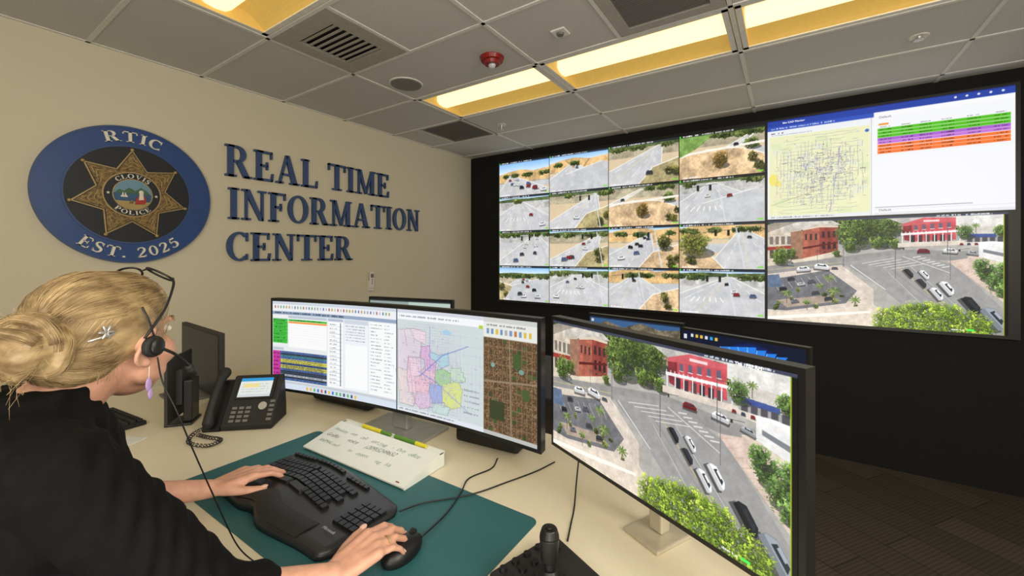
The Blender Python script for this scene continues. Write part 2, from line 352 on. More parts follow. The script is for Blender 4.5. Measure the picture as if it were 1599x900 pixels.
def feed(i):
    random.seed(100+i)
    c=Cv(150,88,(190,172,144),True,1.14); R=random.random
    asphalt=(176,176,178); dirt=(188,162,128)
    spec=[(.34,.25,-.1,1.3,'d',6,14,0),(.22,.4,-.4,1.5,'h',3,1,0),(.05,.75,-.6,.75,'g',6,1,0),(.03,.9,-.2,.2,'d',6,1,0),
     (.1,.45,-.6,1.5,'a',3,2,0),(.05,.8,-.3,.9,'g',5,1,1),(.0,.5,-.9,-.5,'d',4,1,0),(.03,.4,-.5,1.6,'a',4,2,1),
     (.05,.75,-.2,1.4,'a',6,7,1),(.1,.85,-.3,.8,'g',7,6,1),(.12,.6,-.4,.7,'d',5,7,1),(.08,.75,.3,1.7,'d',7,2,1),
     (.22,.5,-.3,1.3,'g',9,10,0),(.12,.5,-.6,1.6,'a',6,5,1),(.1,.4,-.5,1.2,'d',7,2,1),(.1,.6,-.7,1.6,'a',6,4,1)][i]
    sky,vx,xl,xr,base,nt,nc,pole=spec; h=max(.1,sky+.06)
    if base=='a': c.rect(0,0,1,1,(180,179,177),.04)
    c.rect(0,h,1,h+.22,(156,148,126) if base!='a' else (164,163,160),.15)
    if sky>.04:
        for k in range(12): y0=sky*k/12; t=k/11; c.rect(0,y0,1,y0+sky/12+.01,(112+74*t,160+42*t,220+6*t))
    else: c.rect(0,0,1,h,(134,130,110),.25)
    if base in 'hd' and sky>.04:
        c.poly([(0,sky+.02),(.2,sky-.05),(.45,sky-.09),(.7,sky-.02),(1,sky-.07),(1,sky+.25),(0,sky+.25)],(192,160,114),.15)
    else: c.poly([(0,sky),(.3,sky-.03),(.6,sky-.01),(1,sky-.03),(1,sky+.07),(0,sky+.07)],(78,92,60),.3)
    c.poly([(vx-.02,h),(vx+.04,h),(xr,1.05),(xl,1.05)],asphalt,.04)
    if i not in (2,5,9,12): y1=h+.2+.15*R(); c.poly([(0,y1),(1,y1-.06+.12*R()),(1,y1+.14),(0,y1+.2)],(172,173,175),.04)
    for k in range(6):
        xb=xl+(xr-xl)*R(); c.line((vx,h),(xb,1.05),.02,random.choice([(162,162,165),(188,188,189)]),.4)
    for k in (1,2.3,3.6,5):
        xb=xl+(xr-xl)*k/6
        if k==2.3: c.line((vx,h),(xb,1.05),.008,(206,182,112),.9)
        else:
            for s_ in range(5):
                a=.15+.17*s_; b_=a+.09; c.line((vx+(xb-vx)*a,h+(1.05-h)*a),(vx+(xb-vx)*b_,h+(1.05-h)*b_),.010,(240,240,238),.9)
    c.line((vx-.02,h),(xl,1.05),.014,(218,212,200)); c.line((vx+.03,h),(xr,1.05),.014,(218,212,200))
    if base in 'dg' and i not in (0,):
        sx=1 if (xl+xr)/2<.5 else 0
        P=[(abs(sx-0),.45),(abs(sx-.35),.62),(abs(sx-.55),1),(sx,1)] if i not in (3,6) else [(0,.5),(.35,.38),(.75,.42),(1,.6),(1,1),(0,1)]
        c.poly(P,dirt if base=='d' else (158,146,108),.2)
        for u,v in zip(P[:-2],P[1:-1]): c.line(u,v,.02,(218,210,200))
        for k in range(3): c.tree(abs(sx-.2*R()),.55+.35*R(),.04+.03*R(),.08+.04*R(),(84,84,52))
    if i in (1,12,7): c.poly([(.1,1),(.3,.55),(.9,.3),(1,.35),(1,1)],(172,173,175),.04); c.line((.3,.55),(.9,.3),.012,(226,224,218))
    if i in (1,): c.line((.3,.2),(.45,.4),.03,(150,120,84)); c.line((.7,.2),(.6,.4),.03,(150,120,84))
    if i in(3,6): c.tree(.5,.62,.09,.18,(104,88,56)); c.tree(.85,.35,.09,.12,(70,88,48)); c.line((0,.45),(1,.34),.05,(210,204,194))
    if i==3: c.poly([(0,.0),(.5,.0),(.2,.35),(0,.5)],(108,138,74),.2)
    if i==11: c.tree(.18,.42,.2,.3,(112,116,66))
    if i==10: c.tree(.8,.4,.1,.18,(70,74,48))
    if i in (4,7,13,15):
        for k in range(6): c.line((.2+.06*k,.62),(.14+.08*k,.72),.02,(232,232,230),.9)
    for k in range(nt): c.tree(R(),h+.02*R(),.06+.05*R(),.07,random.choice([(64,80,46),(80,92,56)]),0,False)
    cols=[(240,240,242),(60,62,68),(140,44,42),(200,204,208),(30,32,36),(84,100,134),(234,234,234)]
    for k in range(nc):
        t=.12+.7*R()**1.4; xb=xl+(xr-xl)*(.15+.7*R()); x=vx+(xb-vx)*t; y=h+(1-h)*t
        c.car(x,y,.06+.14*t,.04+.07*t,(R()-.5)*.3,random.choice(cols))
    if pole:
        x=.45+.4*R(); c.line((x+.1,1),(x,.1),.022,(186,188,190)); c.line((x,.14),(x-.4,.2),.010,(80,84,86))
        for k in range(2): c.rect(x-.15*k-.1,.15,x-.15*k-.07,.28,(30,34,32))
    c.rect(0,0,1,.05,(26,28,30),0,.85); c.txt(.05,.010,.6,.032,(214,216,218)); c.rect(.92,.94,.985,.965,(110,190,50)); c.txt(.04,.945,.2,.03,(220,220,220)); c.rect(.0,.0,.02,.05,(70,180,60))
    return c.out()

def wob(c,x0,y0,x1,y1,w,col,j=.008,n=7):
    P=[(x0+(x1-x0)*k/n+random.uniform(-j,j)*(y0!=y1 and abs(x1-x0)<abs(y1-y0)),y0+(y1-y0)*k/n+random.uniform(-j,j)*(abs(x1-x0)>abs(y1-y0))) for k in range(n+1)]
    for a,b_ in zip(P[:-1],P[1:]):
        if random.random()<.85: c.line(a,b_,w,col)
def app():
    random.seed(5); c=Cv(460,272,(246,247,250)); R=random.random
    c.rect(0,0,1,.065,(40,68,166)); c.rect(0,.0,1,.010,(24,36,110))
    for k in range(5): c.ell(.80+.04*k,.033,.005,.009,(225,230,250))
    c.rect(0,.065,.49,.105,(54,86,190)); c.txt(.02,.078,.30,.014,(200,212,245))
    c.rect(0,.105,.49,.16,(240,242,246)); c.txt(.02,.125,.06,.014,(70,80,110)); c.txt(.02,.148,.2,.008,(150,158,170))
    c.rect(.01,.165,.475,.965,(238,240,196))
    for k in range(60):
        x=.02+.44*R(); y=.19+.74*R(); w=.01+.05*R(); hh=.02+.07*R()
        c.rect(x,y,min(.47,x+w),min(.96,y+hh),random.choice([(226,234,190),(244,242,200),(232,236,210),(240,234,196)]))
    c.ell(.03,.60,.022,.06,(246,232,120)); c.ell(.055,.64,.018,.03,(246,232,120))
    gy=(176,172,184)
    for k in range(22):
        y=.19+.036*k; wob(c,.02+.08*R()+.06*abs(y-.57),y,.46-.08*R()-.05*abs(y-.57),y+random.uniform(-.01,.01),.003,gy,.006,9)
    for k in range(24):
        x=.05+.017*k; q=abs(x-.25); wob(c,x,.2+.5*q+.08*R(),x+random.uniform(-.006,.006),.94-.6*q-.08*R(),.003,gy,.003,9)
    for k in range(420):
        x=.25+random.gauss(0,.085); y=.57+random.gauss(0,.14)
        if not(.02<x<.46 and .2<y<.94): continue
        if R()<.5: c.line((x,y),(x+random.uniform(.008,.03),y),.003,(170,166,180))
        else: c.line((x,y),(x,y+random.uniform(.012,.05)),.003,(170,166,180))
    wob(c,.36,.2,.30,.95,.005,(150,150,196),.004,12); wob(c,.02,.86,.30,.70,.004,(180,160,130),.004,8)
    for k in range(170):
        x=.25+random.gauss(0,.08); y=.57+random.gauss(0,.13)
        if .02<x<.465 and .2<y<.94: c.rect(x,y,x+.004,y+.006,random.choice([(70,100,205),(120,100,150),(190,120,80),(70,120,90),(90,90,110),(60,80,180)]))
    for k in range(16): c.txt(.25+random.gauss(0,.08),.57+random.gauss(0,.12),.025,.008,(100,100,116),.1)
    c.ell(.462,.215,.009,.015,(70,110,200)); c.rect(.478,.105,.482,1,(196,200,204))
    c.rect(.49,.07,1,.105,(250,250,252)); c.rect(.51,.17,.55,.188,(240,160,60))
    for k,cl in enumerate([(84,196,28)]*3+[(176,100,214)]+[(200,120,222)]+[(250,122,50)]*3):
        y=.215+.029*k; c.rect(.505,y,.985,y+.0265,cl)
        for x in (.515,.60,.67,.75,.84,.93): c.txt(x,y+.008,.045,.009,tuple(v*.4 for v in cl),.2)
    for x in (.515,.60,.67,.75,.84,.93): c.txt(x,.198,.04,.008,(120,124,130),.2)
    c.rect(.49,.455,1,.457,(225,226,230)); c.rect(.495,.925,.86,.932,(176,178,182)); c.rect(.49,.945,1,.948,(222,224,228))
    c.rect(.49,.975,1,1,(232,233,236)); c.rect(0,.965,.478,1,(236,238,240)); c.txt(.02,.975,.3,.010,(120,124,130))
    return c.out()

def ultrawide():
    random.seed(9); c=Cv(760,232,(232,235,238)); R=random.random
    c.rect(0,0,.53,.035,(206,214,226)); c.rect(0,.035,.53,.115,(238,240,244))
    for k in range(40): c.rect(.01+.0125*k,.05,.016+.0125*k,.08,random.choice([(110,130,180),(190,160,90),(130,170,120),(180,110,100),(160,165,172),(190,194,200)]))
    c.rect(0,.115,.53,.15,(150,168,196)); c.txt(.01,.12,.3,.02,(60,70,90))
    c.rect(.002,.16,.07,.50,(236,238,240)); c.rect(.002,.2,.068,.48,(70,196,70))
    for k in range(7): c.rect(.002,.2+.04*k,.068,.204+.04*k,(30,110,40)); c.txt(.006,.212+.04*k,.05,.014,(20,80,30))
    c.rect(.072,.16,.24,.52,(250,250,250)); c.rect(.072,.16,.24,.19,(190,200,214)); c.rect(.072,.20,.24,.222,(60,190,60)); c.rect(.072,.226,.24,.246,(250,150,60)); c.txt(.08,.205,.14,.010,(20,60,20))
    for k in range(9): c.rect(.072,.27+.027*k,.24,.272+.027*k,(225,228,232))
    c.rect(.002,.53,.05,.56,(190,200,214)); c.rect(.002,.57,.035,.88,(200,60,160)); c.rect(.035,.57,.24,.9,(60,76,104))
    for k in range(6): c.txt(.004,.59+.045*k,.026,.018,(120,20,90))
    pal=[(86,120,190),(60,70,84),(214,206,90),(74,150,160),(196,200,208),(60,90,150)]
    for k in range(15):
        y=.573+.0218*k; c.rect(.036,y,.24,y+.018,random.choice(pal)); c.txt(.045,y+.004,.18,.009,(20,24,34),.3)
    c.rect(.245,.16,.31,.9,(248,249,250)); c.rect(.245,.16,.31,.19,(180,192,210))
    for k in range(16): c.rect(.25,.21+.042*k,.305,.236+.042*k,(255,255,255)); c.rect(.25,.236+.042*k,.305,.239+.042*k,(150,158,170)); c.txt(.253,.217+.042*k,.03,.010,(100,108,120))
    c.rect(.297,.2,.301,.88,(120,128,140))
    c.rect(.315,.16,.415,.9,(238,241,246)); c.rect(.315,.16,.415,.2,(206,214,228))
    for k in range(6): c.txt(.32,.22+.03*k,.08,.010,(140,148,160))
    c.rect(.32,.42,.41,.88,(250,251,252))
    c.rect(.42,.16,.528,.9,(248,249,250))
    for k in range(20): c.txt(.425,.18+.035*k,.05*random.uniform(.4,1),.010,(120,128,140)); c.txt(.48,.18+.035*k,.04*random.uniform(.4,1),.010,(150,158,168))
    c.rect(0,.91,.53,.935,(200,206,214)); c.rect(0,.935,.53,1,(216,226,240))
    for k in range(14): c.rect(.15+.016*k,.95,.158+.016*k,.985,random.choice([(60,120,210),(240,180,60),(220,80,70),(90,180,110),(70,80,100)]))
    c.rect(.528,0,.532,1,(60,70,86)); c.rect(.532,0,.84,.035,(212,216,226)); c.rect(.532,.035,.84,.1,(244,246,250)); c.txt(.54,.055,.22,.016,(130,136,150))
    c.rect(.532,.1,.84,.955,(208,218,220))
    D=[([(.535,.20),(.585,.18),(.60,.28),(.625,.30),(.62,.45),(.575,.46),(.57,.60),(.535,.58)],(226,216,226)),
       ([(.535,.58),(.575,.60),(.58,.80),(.60,.84),(.595,.93),(.545,.92)],(232,218,216)),
       ([(.575,.46),(.62,.45),(.625,.62),(.60,.64),(.605,.80),(.58,.80),(.57,.62)],(242,212,224)),
       ([(.585,.18),(.64,.20),(.64,.32),(.625,.30),(.60,.28)],(238,216,226)),
       ([(.625,.34),(.655,.32),(.66,.44),(.68,.46),(.675,.56),(.64,.57),(.635,.46),(.62,.45)],(226,180,218)),
       ([(.655,.38),(.685,.40),(.72,.36),(.725,.48),(.70,.52),(.68,.46),(.66,.44)],(176,216,228)),
       ([(.625,.56),(.675,.56),(.675,.68),(.655,.70),(.65,.78),(.605,.78),(.60,.64),(.625,.62)],(244,198,208)),
       ([(.675,.54),(.70,.52),(.73,.56),(.73,.66),(.70,.68),(.675,.66)],(164,212,150)),
       ([(.70,.66),(.755,.60),(.77,.70),(.765,.84),(.73,.88),(.70,.80)],(220,230,136)),
       ([(.655,.68),(.70,.68),(.70,.84),(.665,.86),(.655,.78)],(158,176,228)),
       ([(.605,.78),(.655,.78),(.665,.90),(.625,.94),(.60,.88)],(226,196,220)),
       ([(.665,.86),(.73,.86),(.72,.94),(.665,.94)],(200,224,218)),
       ([(.73,.50),(.76,.48),(.78,.60),(.755,.62),(.73,.60)],(200,224,200))]
    for P,k in D:
        Q=[]
        for a,b_ in zip(P,P[1:]+P[:1]):
            n=3
            for t in range(n):
                u0,u1=t/n,(t+1)/n; x0=a[0]+(b_[0]-a[0])*u0; y0=a[1]+(b_[1]-a[1])*u0; x1=a[0]+(b_[0]-a[0])*u1
                Q+=[(x0,y0),(x1,y0)]
        c.poly(Q,k)
        for a,b_ in zip(Q,Q[1:]+Q[:1]): c.line(a,b_,.005,tuple(v*.74 for v in k))
    for k in range(34): y=.13+.024*k; wob(c,.55+.03*R(),y,.70+.06*R(),y,.003,(190,188,204),.003,12)
    for k in range(40): x=.545+.0056*k; wob(c,x,.16+.15*R(),x,.80+.14*R(),.0028,(190,188,204),.001,12)
    for k in range(7): x=.75+.013*k; wob(c,x,.2+.3*R(),x,.7+.2*R(),.003,(190,196,208),.001,6)
    for k in range(9): y=.2+.08*k; wob(c,.70,y,.835,y,.003,(190,196,208),.003,6)
    for k in range(260):
        x=.65+random.gauss(0,.045); y=.60+random.gauss(0,.15)
        if R()<.5: c.line((x,y),(x+.009,y),.004,(168,154,186))
        else: c.line((x,y),(x,y+.03),.004,(168,154,186))
    wob(c,.56,.2,.60,.92,.006,(226,140,166),.002,9); c.line((.62,.62),(.70,.40),.007,(110,130,214)); c.line((.70,.40),(.79,.28),.006,(110,130,214)); c.line((.61,.58),(.68,.66),.006,(110,130,214)); c.line((.68,.66),(.80,.88),.005,(130,150,214)); c.line((.655,.14),(.655,.93),.004,(130,150,214))
    c.poly([(.70,.17),(.72,.155),(.735,.18),(.725,.205),(.705,.2)],(170,206,232)); c.rect(.825,.08,.838,.11,(180,210,60)); c.rect(.532,.955,.84,1,(226,230,238)); c.txt(.54,.965,.2,.014,(120,126,140))
    for k in range(5): c.txt(.775,.66+.05*k,.05,.014,(150,150,160))
    c.rect(.84,0,1,.04,(206,208,204)); c.rect(.84,.04,1,.17,(232,233,228)); c.txt(.85,.055,.12,.016,(120,124,120))
    for k in range(10): c.rect(.85+.014*k,.095,.858+.014*k,.14,random.choice([(220,190,70),(120,150,190),(170,172,170),(196,120,80)]))
    c.rect(.84,.17,1,.965,(84,64,44),.25)
    for a in range(11):
        for b_ in range(22):
            x=.842+.0144*a; y=.175+.036*b_; k=R()
            if k<.07: c.rect(x,y,x+.0125,y+.03,random.choice([(72,88,48),(62,76,42),(92,98,60)]),.25); continue
            for u in range(4):
                for v in range(3): c.rect(x+.0032*u,y+.011*v,x+.0032*u+.0022,y+.011*v+.008,random.choice([(160,120,84),(128,94,64),(92,68,46),(66,66,42),(176,140,104),(112,80,56)]),.15)
    for k in range(12): c.line((.8412+.0144*k,.17),(.8412+.0144*k,.96),.0065,(150,124,96),.7)
    for k in range(12): c.line((.84,.173+.072*k),(1,.173+.072*k),.006,(150,124,96),.7)
    c.line((.84,.55),(1,.50),.016,(150,130,106)); c.line((.92,.17),(.925,.96),.012,(150,130,106)); c.rect(.86,.70,.905,.86,(58,66,38),.2); c.rect(.93,.28,.955,.40,(70,90,48),.2); c.ell(.968,.60,.012,.05,(74,92,50)); c.ell(.955,.42,.008,.02,(120,160,150)); c.ell(.87,.40,.006,.02,(130,170,160)); c.rect(.84,.965,1,1,(190,192,188))
    return c.out()
def wallpaper(kind):
    random.seed(3)
    if kind=='mountain':
        c=Cv(200,112,(96,136,170),True); c.rect(0,0,1,.3,(60,96,140)); c.poly([(0,.25),(.2,.06),(.4,.15),(.6,.04),(.8,.12),(1,.08),(1,1),(0,1)],(104,96,80),.4); c.poly([(0,.4),(.5,.25),(1,.4),(1,1),(0,1)],(54,84,96),.4)
        c.rect(0,0,1,.03,(30,40,60))
        for k in range(8): c.rect(.02,.05+.11*k,.05,.10+.11*k,(200,200,190))
    elif kind=='bloom':
        c=Cv(240,134,(8,20,48))
        for k in range(14): c.ell(.62,.50+.02*k,.30-.02*k,.46-.02*k,(8+5*k,30+8*k,90+11*k))
        for k in range(7): c.poly([(.62,.9),(.36+.075*k,.10+.02*abs(k-3)),(.43+.075*k,.08+.02*abs(k-3))],(40,130,235))
        for k in range(7): c.line((.62,.9),(.36+.075*k,.10+.02*abs(k-3)),.012,(130,200,255))
        for k in range(3): c.rect(.02,.06+.15*k,.05,.13+.15*k,(220,225,230))
        for k in range(6): c.rect(.09+.045*k,.04,.115+.045*k,.09,random.choice([(220,225,230),(60,160,220),(230,190,80)]))
    elif kind=='pale':
        c=Cv(160,90,(150,164,160)); c.rect(0,0,1,.04,(30,36,40)); c.rect(.5,.04,1,.12,(186,206,196))
        for k in range(10): c.txt(.05,.14+.08*k,.8,.03,(90,110,106))
    else: c=Cv(60,34,(16,18,22))
    return c.out()

# ------------------------------------------------------------ room shell
XR=2.6; YB=-2.4
B().box(LW-.1,LW,YB-.1,VW+.1,0,CEIL+.3).done('wall_left','wall',kind='structure')
B().box(LW-.1,XR+.1,VW,VW+.1,0,CEIL+.3).done('wall_back','black',kind='structure')
B().box(XR,XR+.1,YB,VW,0,CEIL+.3).done('wall_right','wall',kind='structure')
B().box(LW,XR,YB-.1,YB,0,CEIL+.3).done('wall_front','wall',kind='structure')
B().box(LW-.1,XR+.1,YB-.1,VW+.1,-.1,0).done('floor','floor',kind='structure')
B().box(LW+.0,LW+.012,YB,VW,0,.1).done('baseboard_left','bk2',kind='structure')
GX=[-2.70+1.22*k for k in range(-1,6)]; GY=[.70+.61*k for k in range(-6,8)]
fix=[(-2.70,2.53),(-1.48,2.53),(-.26,2.53),(-2.70,.70),(-.26,-.52),(-2.70,-1.13),(1.18-.22,.70),(-.26,-1.74)]
holes2=[(-2.70,1.31),(-3.31,3.14),(-.87,1.92)]
b=B()
def isfix(x,y): return any(abs(x-a)<.05 and abs(y-c)<.05 for a,c in fix)
for i in range(len(GX)-1):
    for gy in GY:
        x0,x1=GX[i],GX[i+1]
        if isfix(x0,gy): continue
        segs=[(x0,x1)]
        for hx,hy in holes2:
            if abs(hy-gy)<.05 and hx>x0-.05 and hx<x1-.3:
                segs=[(s0,s1) for s0,s1 in ((x0,hx),(hx+.61,x1)) if s1-s0>.05]
        for s0,s1 in segs:
            s0=max(s0,LW); s1=min(s1,XR); y0=max(gy,YB); y1=min(gy+.61,VW)
            if s1>s0 and y1>y0: b.box(s0,s1,y0,y1,CEIL,CEIL+.02)
b.done('ceiling','ceil',kind='structure')
b=B()
for gy in GY:
    if YB<gy<VW: b.box(LW,XR,gy-.012,gy+.012,CEIL-.006,CEIL+.03)
for gx in GX:
    if LW<gx<XR: b.box(gx-.012,gx+.012,YB,VW,CEIL-.006,CEIL+.03)
for hx,hy in holes2:
    for xx in (hx,hx+.61): b.box(xx-.012,xx+.012,hy,hy+.61,CEIL-.005,CEIL+.03)
b.box(LW,LW+.022,YB,VW,CEIL-.006,CEIL+.02)
b.done('trim_1','tbar',kind='structure')
B().box(LW-.1,XR+.1,YB-.1,VW+.1,CEIL+.28,CEIL+.38).done('ceiling_slab','dark',kind='structure')

for fx,fy in fix:
    r=empty('ceiling_light',(fx+.61,fy+.305,CEIL),label='recessed rectangular ceiling light glowing warm yellow',cat='ceiling light',group='recessed ceiling lights')
    X,Y=.592,.288
    q=B(); w=.03
    q.box(-X,X,-Y,-Y+w,-.002,.02).box(-X,X,Y-w,Y,-.002,.02).box(-X,-X+w,-Y,Y,-.002,.02).box(X-w,X,-Y,Y,-.002,.02)
    q.done('frame','white',parent=r)
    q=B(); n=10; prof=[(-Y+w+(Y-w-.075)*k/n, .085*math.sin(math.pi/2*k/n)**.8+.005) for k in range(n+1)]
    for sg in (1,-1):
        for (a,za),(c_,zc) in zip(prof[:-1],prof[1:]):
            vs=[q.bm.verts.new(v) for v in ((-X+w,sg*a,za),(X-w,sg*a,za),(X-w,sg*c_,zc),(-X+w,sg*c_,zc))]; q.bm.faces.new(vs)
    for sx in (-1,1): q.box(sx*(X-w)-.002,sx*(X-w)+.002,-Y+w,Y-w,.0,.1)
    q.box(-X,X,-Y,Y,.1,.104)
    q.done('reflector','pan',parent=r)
    q=B()
    pts=[(-.08,.09),(-.08,.045),(-.05,.022),(0,.015),(.05,.022),(.08,.045),(.08,.09)]
    q.prism(pts,-X+w+.004,X-w-.004,Matrix(((0,0,1,0),(1,0,0,0),(0,1,0,0),(0,0,0,1))))
    q.done('diffuser','lens',parent=r)

def grille(hx,hy,label,mt,step,inset,dct='dark'):
    r=empty('air_vent',(hx+.305,hy+.305,CEIL),label=label,cat='air vent'); H=.29
    q=B(); q.box(-H,H,-H,-inset,-.006,.01).box(-H,H,inset,H,-.006,.01).box(-H,-inset,-inset,inset,-.006,.01).box(inset,H,-inset,inset,-.006,.01); q.done('frame','vent',parent=r)
    q=B(); k=-inset+step*.5
    while k<inset:
        q.box(-inset,inset,k-step*.20,k+step*.20,-.004,.0); k+=step
    q.done('louvre',mt,parent=r)
    B().box(-H,H,-H,H,.03 if dct!='dark' else .05,.06).done('duct',dct,parent=r)
grille(-2.70,1.31,'square slatted supply air vent in the ceiling','vent',.045,.18)
grille(-3.31,3.14,'dark grey return air grille in the ceiling','grille',.02,.27)
grille(-.87,1.92,'grey perforated square ceiling grille','grille',.016,.22,'grille')
r=empty('ceiling_speaker',(-2.51,2.263,CEIL+.001),label='round grey flush ceiling speaker',cat='speaker')
B().cyl((0,0,-.008),(0,0,0),.128,.132,40).done('rim','tbar',parent=r); B().cyl((0,0,-.011),(0,0,-.006),.118,.118,40).done('grille','keygrey',parent=r)
r=empty('fire_alarm_strobe',(-1.688,2.289,CEIL+.001),label='round red fire alarm strobe on the ceiling',cat='fire alarm')
B().cyl((0,0,-.03),(0,0,0),.075,.085,32).done('base','bred',parent=r,bevel=.004); B().cyl((0,0,-.05),(0,0,-.03),.05,.06,28).done('housing','bred',parent=r); B().ell((0,0,-.052),(.028,.022,.025)).done('lens','glass',parent=r,smooth=True)
r=empty('ceiling_sensor',(-1.15,2.257,CEIL+.001),label='small white square sensor on the ceiling',cat='sensor')
B().box(-.045,.045,-.045,.045,-.01,0).done('plate','white',parent=r,bevel=.003); B().cyl((0,0,-.022),(0,0,-.01),.02,.024).done('dome','grille',parent=r)
for p,l in (((.676,3.53),'chrome ring sprinkler recessed in the ceiling'),((-2.47,3.516),'small chrome sprinkler head hanging from the ceiling')):
    r=empty('fire_sprinkler',(p[0],p[1],CEIL+.001),label=l,cat='sprinkler'); dr=.02 if p[0]>0 else .05
    B().cyl((0,0,-.006),(0,0,0),.045,.05,28).done('escutcheon','white',parent=r); B().cyl((0,0,-dr),(0,0,-.006),.012,.018).cyl((0,0,-dr-.005),(0,0,-dr),.026).done('sprinkler_head','silver',parent=r)

# ------------------------------------------------------------ serif glyphs
def stroke(pts,ws):
    n=len(pts); L=[];R_=[]
    for i,(x,y) in enumerate(pts):
        x0,y0=pts[max(0,i-1)]; x1,y1=pts[min(n-1,i+1)]; dx,dy=x1-x0,y1-y0; l=math.hypot(dx,dy) or 1; w=ws[i]/2
        L.append((x-dy/l*w,y+dx/l*w)); R_.append((x+dy/l*w,y-dx/l*w))
    return [[R_[i],R_[i+1],L[i+1],L[i]] for i in range(n-1)]
def arcs(cx,cy,rx,ry,a0,a1,thin=.075,thick=.19,n=24):
    P=[];W=[]
    for i in range(n+1):
        a=math.radians(a0+(a1-a0)*i/n); P.append((cx+rx*math.cos(a),cy+ry*math.sin(a))); W.append(thin+(thick-thin)*math.cos(a)**2)
    return stroke(P,W)
def rc(x0,y0,x1,y1): return [(x0,y0),(x1,y0),(x1,y1),(x0,y1)]
sh=.06
def glyph(ch):
    if ch=='I': return [rc(.09,0,.28,1),rc(0,0,.37,sh),rc(0,1-sh,.37,1)],.37
    if ch in'EFL':
        g=[rc(.09,0,.28,1),rc(0,0,.34,sh),rc(0,1-sh,.34,1)]
        if ch in 'EF': g+=[rc(.2,.925,.68,1),rc(.62,.76,.68,1),rc(.2,.47,.5,.545),rc(.46,.38,.52,.64)]
        if ch in 'EL': g+=[rc(.2,0,.68,.075),[(.62,0),(.70,0),(.73,.27),(.67,.27)]]
        if ch=='F': g[1]=rc(0,0,.40,sh)
        return g,(.73 if ch!='F' else .69)
    if ch=='T': return [rc(.33,0,.52,1),rc(.2,0,.65,sh),rc(0,.925,.85,1),rc(0,.74,.06,1),rc(.79,.74,.85,1)],.85
    if ch=='N': return [rc(.12,0,.20,1),rc(.72,0,.80,1),[(.06,1),(.28,1),(.80,.0),(.66,0)],rc(0,0,.32,sh),rc(0,1-sh,.2,1),rc(.6,1-sh,.92,1)],.92
    if ch=='M': return [rc(.12,0,.20,1),rc(.82,0,1.01,1),[(.08,1),(.28,1),(.60,.02),(.50,.02)],[(.60,.02),(.50,.02),(.84,1),(.92,1)],rc(0,0,.32,sh),rc(0,1-sh,.2,1),rc(.72,0,1.11,sh),rc(.88,1-sh,1.11,1)],1.11
    if ch=='A': return [[(.40,1),(.48,1),(.19,0),(.10,0)],[(.38,1),(.54,1),(.88,0),(.66,0)],rc(.22,.29,.70,.36),rc(0,0,.30,sh),rc(.56,0,.97,sh)],.97
    if ch=='V': return [[(.1,1),(.32,1),(.54,0),(.44,0)],[(.78,1),(.86,1),(.54,0),(.47,0)],rc(0,1-sh,.42,1),rc(.66,1-sh,.96,1)],.96
    if ch in 'RP':
        g=[rc(.09,0,.28,1),rc(0,0,.38,sh),rc(0,1-sh,.3,1),rc(.25,.925,.42,1),rc(.25,.46,.42,.535)]+arcs(.40,.73,.22,.232,90,-90,.075,.18,14)
        if ch=='R': g+=[[(.36,.5),(.55,.52),(.84,.0),(.63,0)],rc(.62,0,.92,sh)]; return g,.9
        return g,.72
    if ch=='O': return arcs(.45,.5,.35,.465,0,360,n=36),.90
    if ch=='0': return arcs(.32,.5,.23,.465,0,360,n=36,thick=.15),.64
    if ch=='C': return arcs(.44,.5,.34,.465,52,308,n=30)+[rc(.68,.68,.74,.98),rc(.68,.04,.73,.24)],.76
    if ch=='S':
        P=[(.52,.80),(.42,.93),(.28,.96),(.14,.88),(.11,.74),(.2,.60),(.36,.50),(.50,.39),(.53,.24),(.44,.09),(.28,.04),(.13,.09),(.06,.24)]
        Q=[(p.x,p.y) for p in catmull([(x,y,0) for x,y in P],3)]; n=len(Q)
        return stroke(Q,[.08+.10*math.exp(-((i/n-.5)/.22)**2) for i in range(n)])+[rc(.5,.7,.55,.97),rc(.04,.03,.09,.3)],.62
    if ch=='2':
        P=[(.08,.72),(.12,.88),(.28,.96),(.44,.90),(.50,.74),(.42,.54),(.24,.30),(.08,.08)]
        Q=[(p.x,p.y) for p in catmull([(x,y,0) for x,y in P],3)]; n=len(Q)
        return stroke(Q,[.08+.09*math.exp(-((i/n-.6)/.2)**2) for i in range(n)])+[rc(.04,0,.56,.13),rc(.5,0,.58,.22)],.62
    if ch=='5':
        P=[(.13,.55),(.28,.62),(.45,.54),(.51,.34),(.44,.13),(.26,.04),(.08,.10)]
        Q=[(p.x,p.y) for p in catmull([(x,y,0) for x,y in P],3)]; n=len(Q)
        return stroke(Q,[.07+.11*math.exp(-((i/n-.5)/.22)**2) for i in range(n)])+[rc(.10,.5,.17,1),rc(.10,.87,.52,1),rc(.04,.05,.14,.2)],.6
    if ch=='.': return [rc(.04,0,.2,.16)],.26
    return [],.35
WM=Matrix(((0,0,1,LW),(1,0,0,0),(0,1,0,0),(0,0,0,1)))
def word(s,y0,y1,base,cap):
    gs=[glyph(c_) for c_ in s]; gap=.10; tot=sum(g[1] for g in gs)+gap*(len(s)-1); sc=(y1-y0)/tot; x=0
    for c_,(g,w) in zip(s,gs):
        q=B()
        for P in g: q.prism([((px)*sc,py*cap) for px,py in P],.0,.028)
        mw=WM@Matrix.Translation((y0+x*sc,base,.0))
        q.done('sign_letter','navy',mw=mw,label='slate blue raised serif letter %s mounted on the beige wall'%c_,cat='letter',group='raised wall lettering')
        x+=w+gap
word('REAL',1.465,2.235,2.375,.25); word('TIME',2.345,3.07,2.385,.25)
word('INFORMATION',1.488,3.525,2.035,.25); word('CENTER',1.475,2.604,1.70,.235)

